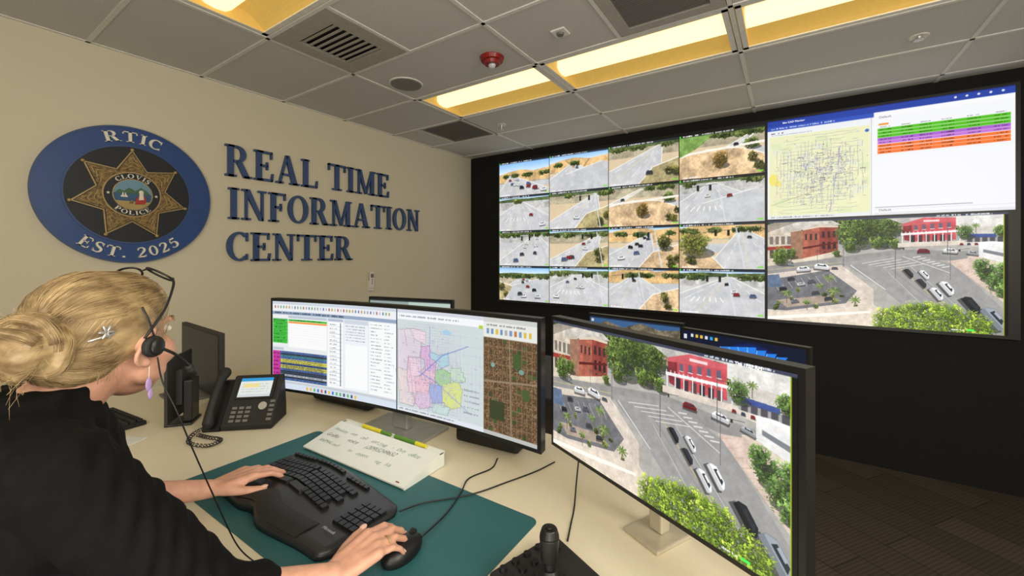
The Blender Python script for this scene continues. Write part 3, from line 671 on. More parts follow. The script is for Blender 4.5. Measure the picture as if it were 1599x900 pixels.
# ------------------------------------------------------------ seal
seal=empty('police_seal',mw=WM@Matrix.Translation((.905,2.15,0)),label='round blue police seal with gold seven-point star on the beige wall',cat='emblem')
def disc(r,z0,z1,nm,m,n=96): return B().cyl((0,0,z0),(0,0,z1),r,seg=n).done(nm,m,parent=seal)
disc(.455,0,.03,'outer_disc','blue')
def ring(r0,r1,z0,z1,nm,m,n=96):
    q=B()
    for i in range(n):
        a,c_=2*math.pi*i/n,2*math.pi*(i+1)/n
        q.prism([(r0*math.cos(a),r0*math.sin(a)),(r1*math.cos(a),r1*math.sin(a)),(r1*math.cos(c_),r1*math.sin(c_)),(r0*math.cos(c_),r0*math.sin(c_))],z0,z1)
    return q.done(nm,m,parent=seal)
ring(.443,.4545,.030,.034,'rim','rimb'); ring(.318,.328,.03,.037,'inner_rim','rimb'); disc(.318,.03,.033,'inner_disc','dnavy')
def star(ro,ri,rot=90): return [((ro if k%2==0 else ri)*math.cos(math.radians(rot+k*180/7)),(ro if k%2==0 else ri)*math.sin(math.radians(rot+k*180/7))) for k in range(14)]
def starobj(ro,ri,z0,z1,nm,m):
    q=B(); P=star(ro,ri); n=14
    c0=q.bm.verts.new((0,0,z1)); vs=[q.bm.verts.new((x,y,z1)) for x,y in P]; lo=[q.bm.verts.new((x,y,z0)) for x,y in P]
    for i in range(n): q.bm.faces.new((c0,vs[i],vs[(i+1)%n])); q.bm.faces.new((vs[i],lo[i],lo[(i+1)%n],vs[(i+1)%n]))
    return q.done(nm,m,parent=seal)
starobj(.300,.182,.033,.043,'star_border','gold2'); starobj(.286,.174,.043,.046,'star_face','dnavy'); starobj(.278,.169,.046,.049,'star_filigree','gold')
for k in range(7):
    a=math.radians(90+k*360/7); B().ell((.300*math.cos(a),.300*math.sin(a),.042),(.011,.011,.008)).done('star_tip','gold2',parent=seal,smooth=True)
    for j,(rr,wd) in enumerate(((.175,.034),(.205,.024),(.235,.014))):
        q=B(); pts=[]
        for t in range(13):
            u=t/12*2-1; pts.append(((rr+.014*math.cos(u*3.1))*math.cos(a)-u*wd*1.6*math.sin(a),(rr+.014*math.cos(u*3.1))*math.sin(a)+u*wd*1.6*math.cos(a),.050))
        q.sweep(pts,.0028,6).done('star_scroll','gold2',parent=seal,smooth=True)
disc(.150,.046,.054,'medallion_rim','gold2'); disc(.143,.054,.056,'medallion_band','dnavy'); ring(.098,.103,.056,.059,'medallion_inner_rim','gold2')
M['sky']=mat('seal_sky',(110,152,176),.5); M['hill']=mat('seal_hill',(66,104,72),.5,var=.3,scale=80); M['water']=mat('seal_water',(48,88,128),.5,var=.2,scale=90); M['robe']=mat('seal_robe',(170,50,40),.5); M['sand']=mat('seal_sand',(170,150,96),.5)
disc(.098,.056,.057,'picture_sky','sky',48)
def seg(y0,y1,r=.097):
    P=[]
    for k in range(13):
        y=y0+(y1-y0)*k/12; P.append((math.sqrt(max(0,r*r-y*y)),y))
    return P+[(-x,y) for x,y in P[::-1]]
B().prism(seg(-.096,.005),.057,.058).done('picture_water','water',parent=seal)
B().prism([(-.09,.005),(-.07,.03),(-.045,.02),(-.02,.045),(.01,.025),(.04,.05),(.07,.03),(.093,.005)],.057,.0585).done('picture_hill','hill',parent=seal)
B().prism(seg(-.096,-.045),.058,.059).done('picture_shore','sand',parent=seal)
B().prism([(.01,-.065),(.06,-.06),(.07,-.03),(.055,-.0),(.03,-.0),(.015,-.03)],.059,.063).done('picture_robe','robe',parent=seal)
B().ell((.042,.018,.062),(.013,.015,.004)).prism([(.03,0),(.055,0),(.05,.01),(.035,.01)],.06,.064).prism([(.028,-.035),(.055,-.03),(.05,.0),(.032,.0)],.06,.0645).done('picture_figure','cream',parent=seal)
B().prism([(-.06,-.02),(-.03,-.02),(-.025,-.012),(-.065,-.012)],.058,.061).prism([(-.058,-.012),(-.046,-.012),(-.05,.015)],.058,.061).prism([(-.043,-.012),(-.03,-.012),(-.04,.012)],.058,.061).done('picture_ship','cream',parent=seal)
B().prism([(-.02,-.06),(.0,-.06),(.0,-.04),(-.015,-.035)],.059,.062).done('picture_bear','gold',parent=seal)
def arctext(s,rad,h,z,dz,m,nm,center,span,top=True):
    gs=[glyph(c_) for c_ in s]; gap=.16; tot=sum(g[1] for g in gs)+gap*(len(s)-1); x=0
    for c_,(g,w) in zip(s,gs):
        t=((x+w/2)/tot-.5)*span; a=center-t if top else center+t
        if c_!=' ':
            q=B(); sc=span*(rad)/tot
            for P in g: q.prism([((px-w/2)*sc,(py-.5)*h) for px,py in P],0,dz)
            rot=a-math.pi/2 if top else a+math.pi/2
            q.done(nm,m,parent=seal,mw=Matrix.Translation((rad*math.cos(a),rad*math.sin(a),z))@Matrix.Rotation(rot,4,'Z'))
        x+=w+gap
arctext('RTIC',.385,.068,.03,.012,'cream','seal_letter',math.pi/2-.02,.78,True)
arctext('EST. 2025',.388,.068,.03,.012,'cream','seal_letter',-math.pi/2-.0,1.36,False)
arctext('CLOVIS',.122,.029,.056,.004,'cream','medallion_letter',math.pi/2,1.55,True)
arctext('POLICE',.122,.029,.056,.004,'cream','medallion_letter',-math.pi/2,1.55,False)
for sx in (-1,1):
    P=[((.010 if k%2==0 else .0045)*math.cos(math.pi/2+k*math.pi/5)+sx*.122,(.010 if k%2==0 else .0045)*math.sin(math.pi/2+k*math.pi/5)) for k in range(10)]
    B().prism(P,.056,.059).done('medallion_star','cream',parent=seal)

r=empty('remote_control',mw=WM@Matrix.Translation((2.836,1.46,-.001)),label='white remote control in a wall cradle',cat='remote control')
B().box(-.034,.034,-.09,.02,0,.02).done('cradle','white',parent=r,bevel=.004); B().box(-.028,.028,-.06,.11,.02,.036).done('remote_body','white',parent=r,bevel=.005); B().box(-.018,.018,.05,.090,.036,.038).done('display','grille',parent=r)
for k in range(3): B().cyl((0,.03-.02*k,.036),(0,.03-.02*k,.039),.006).done('button','grille',parent=r)

# ------------------------------------------------------------ video wall
vw=empty('video_wall',(0,VW,0),label='large black-framed video wall of traffic camera feeds',cat='video wall')
B().box(-3.215,1.39,-.03,.0,1.135,2.995).done('panel_frame','bk',parent=vw)
def flat(x0,x1,z0,z1,y): return lambda A,Bb:(x0+(x1-x0)*A,np.full_like(A,y),z1-(z1-z0)*Bb)
X0,X1=-3.19,-.174; Z0,Z1=1.16,2.965
for rI in range(4):
    for cI in range(4):
        w=(X1-X0)/4; h=(Z1-Z0)/4; x=X0+w*cI; z=Z1-h*(rI+1)
        screen('camera_feed',feed(rI*4+cI),flat(x+.004,x+w-.004,z+.004,z+h-.004,-.032),parent=vw)
screen('application_window',app(),flat(-.155,1.364,2.075,2.975,-.032),parent=vw)
screen('intersection_feed',INTER,flat(-.155,1.33,1.16,2.06,-.032),parent=vw)
FR=Matrix(((1,0,0,0),(0,0,-1,0),(0,1,0,0),(0,0,0,1)))
M['txt']=mat('display_text',(110,118,126),.6); M['txtw']=mat('display_text_white',(255,255,255),.6,emit=(1,1,1),es=.9)
text('caption','Default',.026,'txt',vw,Matrix.Translation((.62,-.034,2.865))@FR,.0003)
text('caption','Default',.026,'txt',vw,Matrix.Translation((.62,-.034,2.106))@FR,.0003)
text('caption','Site CAD Monitor',.022,'txtw',vw,Matrix.Translation((-.04,-.034,2.938))@FR,.0003)

# ------------------------------------------------------------ monitors
def monitor(name,label,loc,yaw,w,h,zb,R,img,bez=.012,st='silver',stand=True,base=(.26,.20),depth=.03,nw=.035,by=0,shell='bk'):
    r=empty(name,loc,yaw,label=label,cat='monitor')
    sag=0 if not R else (w/2)**2/(2*R)
    f=lambda x:(sag-x*x/(2*R)) if R else 0*x
    N=24 if R else 1; q=B(); W=w/2+bez; vs=[]
    for i in range(N+1):
        x=-W+2*W*i/N; y=f(x); vs.append([q.bm.verts.new(v) for v in ((x,y,zb-bez),(x,y+depth,zb-bez),(x,y+depth,zb+h+bez),(x,y,zb+h+bez))])
    for a,c_ in zip(vs[:-1],vs[1:]):
        for k in range(4): q.bm.faces.new((a[k],a[(k+1)%4],c_[(k+1)%4],c_[k]))
    q.bm.faces.new(vs[0]); q.bm.faces.new(vs[-1][::-1])
    q.box(-w*.2,w*.2,sag+depth-.005,sag+depth+.02,zb+h*.2,zb+h*.8)
    q.done('housing',shell,parent=r)
    screen('display',img,lambda A,Bb:((A-.5)*w,f((A-.5)*w)-.0015,zb+h*(1-Bb)),parent=r)
    if stand:
        yy=sag+depth+.02
        B().box(-nw,nw,yy,yy+.03,.01,zb+h*.6).done('stand_neck',st,parent=r,bevel=.004)
        B().box(-base[0]/2,base[0]/2,yy-base[1]*.68+by,yy+base[1]*.42+by,0,.010).done('stand_base',st,parent=r,bevel=.004)
    return r
m1=monitor('curved_monitor','curved ultrawide black monitor showing dispatch windows and a map',(-1.1715,.937,DZ),math.radians(5.9),1.19,.352,.103,3.8,ultrawide(),base=(.30,.24))
mr=monitor('flat_monitor','large black monitor showing a street intersection camera view',(-.275,.925,DZ),math.radians(-25.75),.64,.352,.103,0,INTER,bez=.011,base=(.10,.10),st='base2',nw=.018,by=.018)
text('caption','Thu 11:07 AM',.008,'txtw',mr,Matrix.Translation((.22,-.0025,.4485))@FR,.0002)
bd=empty('back_desk',(-1.15,2.12,0),label='dark height-adjustable desk behind the monitors',cat='desk')
B().box(-1.3,1.12,-.38,.38,1.03,1.06).done('desktop','dkdesk',parent=bd,bevel=.004)
for sx in (-.95,.8):
    B().box(sx-.04,sx+.04,-.04,.04,.04,1.03).done('leg','deskedge',parent=bd); B().box(sx-.04,sx+.04,-.33,.33,0,.04).done('foot','deskedge',parent=bd)
monitor('small_monitor','black monitor with a mountain wallpaper',(-.668,2.112,1.06),math.radians(-10.8),.50,.30,.05,0,wallpaper('mountain'),st='bk')
monitor('small_monitor','black monitor with a blue flower-shaped wallpaper',(-.175,1.93,1.06),math.radians(-23),.50,.285,.055,0,wallpaper('bloom'),st='bk',bez=.01)
monitor('small_monitor','black monitor with a pale green window',(-2.04,1.86,1.06),math.radians(11.6),.62,.34,.055,0,wallpaper('pale'),st='bk')
monitor('side_monitor','switched-off black monitor standing behind the phone',(-2.28,.80,DZ),math.radians(-4),.50,.26,.035,0,wallpaper('off'),st='grille',base=(.22,.24),shell='backm',depth=.02)
monitor('tablet_display','small dark upright display beside the desk phone',(-1.955,.615,DZ),math.radians(-38),.20,.22,.035,0,wallpaper('off'),st='bk',base=(.10,.08),bez=.006,depth=.010,shell='backm')

# ------------------------------------------------------------ desk
dk=empty('desk',(-1.2,.85,0),label='cream laminate height-adjustable console desk',cat='desk')
B().box(-1.38,1.22,-.46,.47,DZ-.03,DZ).done('desktop','desk',parent=dk,bevel=.006)
for sx in (-.95,.85):
    B().box(sx-.045,sx+.045,.1,.19,.04,DZ-.03).done('leg','deskedge',parent=dk); B().box(sx-.045,sx+.045,-.25,.42,0,.04).done('foot','deskedge',parent=dk,bevel=.005)
def rrect(w,h,r,n=6):
    P=[]
    for cx,cy,a in ((w-r,h-r,0),(-w+r,h-r,90),(-w+r,-h+r,180),(w-r,-h+r,270)):
        for k in range(n+1): t=math.radians(a+90*k/n); P.append((cx+r*math.cos(t),cy+r*math.sin(t)))
    return P
B().prism(rrect(.465,.215,.02),0,.002).done('desk_mat','mat',mw=Matrix.Translation((-.965,.655,DZ)),label='teal leather desk mat under the keyboard',cat='desk mat')
TM=DZ+.002
PM=Matrix(((0,0,1,0),(1,0,0,0),(0,1,0,0),(0,0,0,1)))
# ------------------------------------------------------------ keyboard
kb=empty('keyboard',(-1.05,.605,TM),label='black ergonomic split keyboard with padded palm rest',cat='keyboard')
def kh(x,y): return .017+.012*math.exp(-((x+.05)/.13)**2)+.003*(-y)/.12
def outline(t):
    yf=-.122-.008*math.cos(t*math.pi*1.2)+.02*math.exp(-((t+.2)/.16)**2); yb=.130-.022*abs(t+.15)**2
    return yf,yb
q=B(); NX,NY=48,18; g=[];lo=[]
for i in range(NX+1):
    t=-1+2*i/NX; x=.25*t; e=max(0,abs(t)-.9)/.1; yf,yb=outline(t); yf+=.03*e**2; yb-=.02*e**2; ra=[];rb=[]
    for j in range(NY+1):
        y=yf+(yb-yf)*j/NY; ed=min(i,NX-i,j,NY-j); z=kh(x,y)-(.006 if ed==0 else 0)
        ra.append(q.bm.verts.new((x,y,z))); rb.append(q.bm.verts.new((x,y,.0)))
    g.append(ra); lo.append(rb)
for i in range(NX):
    for j in range(NY):
        q.bm.faces.new((g[i][j],g[i+1][j],g[i+1][j+1],g[i][j+1])); q.bm.faces.new((lo[i][j],lo[i][j+1],lo[i+1][j+1],lo[i+1][j]))
for i in range(NX):
    q.bm.faces.new((g[i][0],lo[i][0],lo[i+1][0],g[i+1][0])); q.bm.faces.new((g[i][NY],g[i+1][NY],lo[i+1][NY],lo[i][NY]))
for j in range(NY):
    q.bm.faces.new((g[0][j],g[0][j+1],lo[0][j+1],lo[0][j])); q.bm.faces.new((g[NX][j],lo[NX][j],lo[NX][j+1],g[NX][j+1]))
q.done('keyboard_body','kbody',parent=kb,smooth=True)
q=B(); g=[]
for i in range(31):
    t=-.95+1.55*i/30; x=.25*t; yf,yb=outline(t); row=[]
    for j in range(7):
        y=yf+.004+.060*j/6; row.append(q.bm.verts.new((x,y,kh(x,y)+.006*math.sin(math.pi*(j+.3)/6.6)*math.sin(math.pi*min(1,max(0,(i+1)/32)))**.3)))
    g.append(row)
for i in range(30):
    for j in range(6): q.bm.faces.new((g[i][j],g[i+1][j],g[i+1][j+1],g[i][j+1]))
q.done('palm_rest','pad',parent=kb,smooth=True)
def keymesh(w,d,m='key',h=.0075):
    q=B(); vs=[q.bm.verts.new(v) for v in ((-w/2,-d/2,0),(w/2,-d/2,0),(w/2,d/2,0),(-w/2,d/2,0),(-w*.42,-d*.40,h),(w*.42,-d*.40,h),(w*.42,d*.44,h),(-w*.42,d*.44,h))]
    for f in ((0,1,2,3),(4,5,6,7),(0,1,5,4),(1,2,6,5),(2,3,7,6),(3,0,4,7)): q.bm.faces.new([vs[k] for k in f])
    me=q.mesh('key'); me.materials.append(M[m]); return me
KM=keymesh(.0184,.0184); KW=keymesh(.066,.022); KF=keymesh(.0168,.0115); KL=keymesh(.026,.0184)
def key(me,x,y,rot=0):
    o=bpy.data.objects.new('key',me); link(o); o.parent=kb
    dx=(kh(x+.005,y)-kh(x-.005,y))/.01; x=max(-.234,min(.237,x))
    o.matrix_local=Matrix.Translation((x,y,kh(x,y)-.0005))@Matrix.Rotation(-math.atan(dx),4,'Y')@Matrix.Rotation(rot,4,'Z')
P_=.0194; A_=math.radians(5); ca,sa=math.cos(A_),math.sin(A_)
for rr in range(5):
    for k in range(8):
        if rr==0 and k<3: continue
        u=-(k+.5)*P_-(rr%2)*.004; v=(rr-2)*.0196; big=(k==7)
        key(KL if big else KM,-.060+u*ca-v*sa-(.003 if big else 0),.036+u*sa+v*ca,A_)
    for k in range(9):
        if rr==0 and k<3: continue
        if k==8 and rr in (1,3): continue
        u=(k+.5)*P_-(rr%2)*.004; v=(rr-2)*.0196
        key(KM,-.058+u*ca+v*sa,.036-u*sa*.8+v*ca,-A_*.8)
key(KW,-.094,-.010,A_); key(KW,-.024,-.010,-A_*.8)
for rr in range(5):
    for k in range(4):
        key(KM,.178+k*.0190,-.026+rr*.0194)
for k in range(13):
    x=-.222+k*.0180+(.008 if k>5 else 0); key(KF,x,.101+.008*math.exp(-((x+.06)/.1)**2))
for k in range(5): key(KF,.045+.0175*k,.099)
text('brand_text','Microsoft',.011,'silver',kb,Matrix.Translation((.172,-.062,.0235)),.0003)
# ------------------------------------------------------------ mouse
ms=empty('computer_mouse',(-.683,.605,TM),math.radians(4),label='black wired mouse on a teal desk mat',cat='mouse')
q=B(); q.ell((0,0,.012),(.031,.053,.026)); bmesh.ops.bisect_plane(q.bm,geom=q.bm.verts[:]+q.bm.edges[:]+q.bm.faces[:],plane_co=(0,0,0),plane_no=(0,0,-1),clear_outer=True); q.done('mouse_body','bk',parent=ms,smooth=True)
B().cyl((-.004,.032,.031),(.004,.032,.031),.009).done('scroll_wheel','bk2',parent=ms)
def cable(name,label,pts,r=.0020,m='bk',parent=None,cat='cable',n=10):
    q=B(); q.sweep(catmull(pts,n),r,8)
    if parent: return q.done(name,m,parent=parent,smooth=True)
    return q.done(name,m,smooth=True,label=label,cat=cat)
cable('mouse_cable','thin black mouse cable running over the desk',[(-.683,.662,TM+.008),(-.70,.76,TM+.004),(-.73,.85,TM+.004),(-.76,.92,DZ+.003),(-.74,1.0,DZ+.003),(-.76,1.06,DZ+.003)])
cable('keyboard_cable','black keyboard cable curving past the whiteboard stand',[(-.80,.70,TM+.006),(-.78,.76,TM+.003),(-.73,.82,TM+.003),(-.69,.88,TM+.003),(-.66,.96,DZ+.003),(-.62,1.06,DZ+.003),(-.60,1.14,DZ+.003)])
cable('monitor_cable','black cable hanging onto the desk below the monitor',[(-.50,1.115,DZ+.12),(-.475,1.03,DZ+.04),(-.45,.96,DZ+.004),(-.43,.90,DZ+.003),(-.41,.84,DZ+.003)])
# ------------------------------------------------------------ whiteboard stand
wb=empty('desktop_whiteboard',(-1.105,.845,TM),math.radians(1.5),label='slanted white desktop dry-erase board with handwriting and marker tray',cat='whiteboard')
B().prism([(-.078,.004),(-.078,.008),(.066,.043),(.067,.038)],-.235,.235,PM).done('board_face','wb',parent=wb)
for sx in (-.233,.233): B().prism([(-.075,0),(-.075,.004),(.066,.038),(.086,.038),(.086,0)],sx-.0025,sx+.0025,PM).done('side_panel','wb',parent=wb)
B().box(-.235,.235,.066,.088,.034,.038).box(-.235,.235,.086,.089,.034,.044).done('marker_tray','wb',parent=wb)
sl=math.atan2(.035,.144); random.seed(4)
for s_,y,sz,mm in (('Weekday duty cell 697-2348 - Duty office',.106,.019,'ink'),('Graffiti voice   (209)5249652',.074,.021,'ink2'),('ANIMAL shelf   for citizens reg 5/6',.042,.018,'ink')):
    x=.0
    for wd in s_.split(' '):
        if wd: text('handwriting',wd,sz*random.uniform(.9,1.12),mm,wb,Matrix.Translation((-.215,-.078,.0085))@Matrix.Rotation(sl,4,'X')@Matrix.Translation((x,y+random.uniform(-.003,.003),.0004))@Matrix.Rotation(random.uniform(-.06,.08),4,'Z'),.0001,random.uniform(.25,.6),-.0004)
        x+=sz*.56*len(wd)+.010
B().box(.195,.208,0,.003,0,.001).done('logo_mark','bred',parent=wb,mw=Matrix.Translation((-.0,-.078,.0083))@Matrix.Rotation(sl,4,'X')@Matrix.Translation((0,.008,.0)))
for x0,m_,l_ in ((-.13,'yel','slim yellow highlighter lying in the marker tray'),(.03,'teal','slim green dry-erase marker lying in the marker tray')):
    mk=empty('marker_pen',(-1.105+x0,.845+.077+x0*.026,TM+.038+.0068),math.radians(1.5),label=l_,cat='marker')
    B().cyl((0,0,0),(.095,0,0),.0068).done('barrel',m_,parent=mk); B().cyl((.095,0,0),(.138,0,0),.0068,.0055).done('pen_cap','yel' if m_=='teal' else 'teal',parent=mk)
# ------------------------------------------------------------ speaker bars
for x,y,w,yaw in ((-1.60,1.10,.34,6),(-.84,1.13,.24,6)):
    sb=empty('speaker_bar',(x,y,DZ),math.radians(yaw),label='black speaker bar below the curved monitor',cat='speaker')
    B().box(-w/2,w/2,-.035,.035,.004,.05).done('body','bk2',parent=sb,bevel=.01); B().box(-w/2+.01,w/2-.01,-.037,-.034,.012,.044).done('grille','bk',parent=sb); B().box(-w/2+.03,w/2-.03,-.02,.02,0,.004).done('foot','bk',parent=sb)
# ------------------------------------------------------------ phone
ph=empty('desk_phone',mw=Matrix.Translation((-1.735,.76,DZ))@Matrix.Rotation(math.radians(42),4,'Z')@Matrix.Diagonal((.92,.92,.92,1)),label='black office desk phone with lit colour display and handset',cat='phone')
B().prism([(-.085,0),(-.09,.022),(.035,.185),(.052,.185),(.07,.05),(.07,0)],-.055,.135,PM).done('phone_body','bk2',parent=ph,bevel=.005)
a_=math.atan2(.163,.125); SM=Matrix.Translation((0,-.09,.022))@Matrix.Rotation(a_,4,'X')
c=Cv(80,50,(226,232,226)); c.rect(0,0,1,.18,(40,150,210)); c.rect(0,.85,1,1,(210,214,216))
for k in range(4): c.txt(.08,.3+.13*k,.8,.06,(190,196,190))
c.rect(.12,.3,.6,.5,(238,218,150))
B().box(-.03,.115,.105,.198,.0,.006).done('display_bezel','bk',parent=ph,mw=SM)
screen('display',c.out(),lambda A,Bb:(-.022+.125*A,.192-.08*Bb,np.full_like(A,.0066)),parent=ph,mw=SM)
KP=B().box(-.009,.009,-.005,.005,0,.003).mesh('phone_key'); KP.materials.append(M['grille'])
for i in range(4):
    for j in range(3):
        o=bpy.data.objects.new('phone_key',KP); link(o); o.parent=ph; o.matrix_local=SM@Matrix.Translation((-.018+.026*j,.018+.017*i,.001))
for k in range(5):
    o=bpy.data.objects.new('line_key',KP); link(o); o.parent=ph; o.matrix_local=SM@Matrix.Translation((.12,.02+.018*k,.001))
B().cyl((.085,.075,.0),(.085,.075,.004),.016).done('navigation_ring','silver',parent=ph,mw=SM)
q=B(); q.chain([((-.09,.01,.02),.021),((-.09,.05,.034),.016),((-.09,.13,.04),.015),((-.09,.18,.034),.017),((-.09,.215,.02),.023)]); me=remesh(q,.004,4); obj('handset',me,'bk2',parent=ph,mw=SM)
B().prism([(-.085,0),(-.09,.012),(.03,.17),(.045,.17),(.065,.04),(.065,0)],-.118,-.056,PM).done('handset_cradle','bk',parent=ph)
pts=[]; base=catmull([(-.10,-.05,.02),(-.13,-.12,.012),(-.10,-.2,.011),(-.02,-.235,.011),(.0,-.19,.011),(-.06,-.16,.011),(-.11,-.13,.011)],40)
for k in range(260):
    t=k/259; p=base[min(int(t*(len(base)-1)),len(base)-1)]; a=t*32*2*math.pi; pts.append((p.x+.006*math.cos(a),p.y+.003*math.cos(a),p.z+.006*math.sin(a)))
B().sweep(pts,.0017,6).done('coiled_cord','bk',parent=ph,smooth=True)
k2=empty('small_keyboard',(-2.16,.47,DZ),math.radians(6),label='dark slim keyboard on the desk beside the phone',cat='keyboard')
B().box(-.14,.14,-.06,.06,0,.016).done('keyboard_body','bk',parent=k2,bevel=.004)
KS=keymesh(.017,.017,'bk2')
for i in range(5):
    for j in range(13):
        o=bpy.data.objects.new('key',KS); link(o); o.parent=k2; o.matrix_local=Matrix.Translation((-.121+.0201*j,-.044+.022*i,.0155))
B().box(-.04,.04,-.03,.03,0,.001).done('note_paper','paper',mw=Matrix.Translation((-1.90,.46,DZ))@Matrix.Rotation(.5,4,'Z'),label='small sheet of note paper on the desk',cat='paper')
# ------------------------------------------------------------ joystick controller
jc=empty('joystick_controller',(-.352,.678,DZ),math.radians(-24),label='black camera joystick controller with buttons',cat='joystick')
B().prism([(-.085,0),(-.085,.028),(.075,.048),(.075,0)],-.105,.105,PM).done('controller_base','bk2',parent=jc,bevel=.006)
B().cyl((-.01,-.01,.036),(-.01,-.01,.056),.036,.026,28).cyl((-.01,-.01,.056),(-.01,-.01,.066),.020,.014,24).done('joystick_boot','bk',parent=jc); B().cyl((-.01,-.01,.05),(-.01,-.01,.09),.010,.009).done('joystick_shaft','bk',parent=jc)
B().cyl((-.01,-.01,.080),(-.01,-.01,.125),.015,.0185,24).cyl((-.01,-.01,.125),(-.01,-.01,.140),.0185,.014,24).cyl((-.01,-.01,.139),(-.01,-.01,.143),.007).done('joystick_grip','bk',parent=jc,bevel=.002)
BT=B().cyl((0,0,0),(0,0,.006),.008,.007).mesh('button'); BT.materials.append(M['key'])
for i in range(2):
    for j in range(5):
        x=.050+.026*i; y=-.06+.028*j
        for xx in (x,-x-.015):
            o=bpy.data.objects.new('button',BT); link(o); o.parent=jc; o.matrix_local=Matrix.Translation((xx,y,.038+y*.122))
# ------------------------------------------------------------ woman
HO=Vector((-1.02,.222,1.605)); HM=Matrix.Translation(HO)@Matrix.Rotation(math.radians(27),4,'Z')@Matrix.Rotation(math.radians(-3),4,'X')
def H(*p): return HM@Vector(p)
def hel(b,c,r,rx=0): b.ell((0,0,0),1,seg=24,m=HM@Matrix.Translation(c)@Matrix.Rotation(rx,4,'X')@Matrix.Diagonal((r[0],r[1],r[2],1)))
b=B()
hel(b,(0,-.01,.01),(.074,.092,.088)); hel(b,(0,.028,-.045),(.061,.062,.076)); hel(b,(0,.036,-.088),(.046,.046,.036)); hel(b,(0,.07,-.107),(.018,.016,.016))
b.cap(H(0,.086,-.008),H(0,.101,-.044),.007,.010); hel(b,(.010,.092,-.048),(.008,.009,.007)); hel(b,(-.010,.092,-.048),(.008,.009,.007))
hel(b,(0,.076,.014),(.046,.018,.010))
for s in(-1,1):
    hel(b,(s*.037,.054,-.044),(.030,.032,.030)); hel(b,(s*.048,.03,-.075),(.020,.032,.026))
    e=[H(s*(.074+.010*math.sin(k/9*3.1)),-.004-.019*math.sin(k/9*4.2+.4),-.058+.066*k/9) for k in range(10)]
    b.chain([(p,.0045) for p in e],8); hel(b,(s*.075,-.004,-.026),(.006,.014,.026)); hel(b,(s*.075,.002,-.055),(.006,.008,.010))
hel(b,(0,.088,-.072),(.021,.009,.006)); hel(b,(0,.086,-.082),(.018,.009,.007))
nb=Vector((-1.02,.135,1.47))
b.cap(H(0,-.012,-.05),nb,.050,.056)
def trunk(k):
    R=[((-1.02,.09,.90),.165,.11),((-1.02,.09,1.0),.16,.11),((-1.02,.10,1.12),.135,.10),((-1.02,.11,1.26),.15,.115),((-1.02,.115,1.36),.16,.118),((-1.02,.12,1.43),.145,.098),((-1.02,.125,1.475),.10,.075),((-1.02,.13,1.51),.062,.06)]
    return [(c_,rx+k,ry+k) for c_,rx,ry in R]
b.loft(trunk(0))
SR=(-.865,.135,1.425); ER=(-.778,.290,1.178); WR=(-.703,.458,1.146)
SL=(-1.175,.14,1.425); EL=(-1.265,.25,1.20); WL=(-1.215,.455,1.150)
for Sx,E,W in((SR,ER,WR),(SL,EL,WL)):
    b.cap((-1.02+(Sx[0]+1.02)*.4,.13,1.43),Sx,.055,.052); b.chain([(Sx,.052),(E,.036),(tuple((Vector(E)*.6+Vector(W)*.4)),.032),(W,.0215)])
for sx in(-1,1):
    x=-1.02+sx*.085; b.chain([((x,.09,.90),.085),((x,.10,.50),.055),((x,.07,.10),.038)]); b.chain([((x,.07,.06),.035),((x,.16,.035),.032),((x,.22,.03),.026)])
nails=[]; rings=[]
def hand(W,fwd,side,up,curl,spread=.0,sc=1.0):
    W=Vector(W); f=Vector(fwd).normalized(); s=Vector(side); s=(s-f*s.dot(f)).normalized(); u=Vector(up); u=(u-f*u.dot(f)-s*u.dot(s)).normalized()
    offs=[(.029,.088,(.040,.024,.019),.0086),(.010,.092,(.044,.028,.020),.0088),(-.010,.087,(.041,.026,.019),.0084),(-.028,.078,(.032,.020,.017),.0074)]
    for i,(o,l,sg,r) in enumerate(offs):
        K=W+f*l*sc+s*o*sc+u*.004
        b.cap(W+s*o*.55+f*.004,K,.0140,.0110,12)
        p=K; ang=curl[0]; d0=(f+s*(spread*(1.5-i))).normalized(); rr=r
        for j,L in enumerate(sg):
            d=d0*math.cos(ang)-u*math.sin(ang); q2=p+d*L*sc; b.cap(p,q2,rr,rr*.9,12); b.ell(p+u*.0012,rr*1.06,seg=12); rr*=.9
            if i==2 and j==0: rings.append(((p+q2)/2,d))
            p=q2; ang+=curl[min(j+1,2)]
        nd=d; nu=(u*math.cos(ang-curl[2])+d0*math.sin(ang-curl[2])); nails.append((p+nu*rr*.75-nd*.002,nd,nu,rr))
    b.ell(W+f*.05*sc,(.03,.03,.014))
    T=W+f*.022+s*.024-u*.004; d=(f*.75+s*.62-u*.18).normalized(); b.cap(W+f*.006+s*.01,T,.015,.015,12)
    p=T
    for L,r1,r2 in((.036,.0145,.0115),(.030,.0112,.010),(.024,.010,.0082)):
        q2=p+d*L*sc; b.cap(p,q2,r1,r2,12); p=q2; d=(d+f*.22-s*.12).normalized()
    nails.append((p+u*.0062,d,u,.009))
hand(WR,(.13,.98,.16),(-1,.1,.15),(0,0,1),(.30,.46,.38),.045)
hand(WL,(.18,.98,.06),(1,-.1,.0),(0,0,1),(.22,.42,.40),.05)
body=obj('person',remesh(b,.0042,4),'skin',label='woman in black top standing and typing, one hand on mouse',cat='person')
def pc(bb,name,m,**k): return bb.done(name,m,parent=body,**k)
for s in(-1,1):
    q=B(); hel(q,(s*.030,.076,-.004),(.011,.011,.008)); pc(q,'eye','eye',smooth=True)
    q=B(); hel(q,(s*.030,.0845,-.004),(.0045,.003,.0045)); pc(q,'iris','iris',smooth=True)
    q=B(); q.sweep(catmull([H(s*.016,.094,.014),H(s*.03,.092,.019),H(s*.046,.080,.013)],4),.002,6); pc(q,'eyebrow','hair',smooth=True)
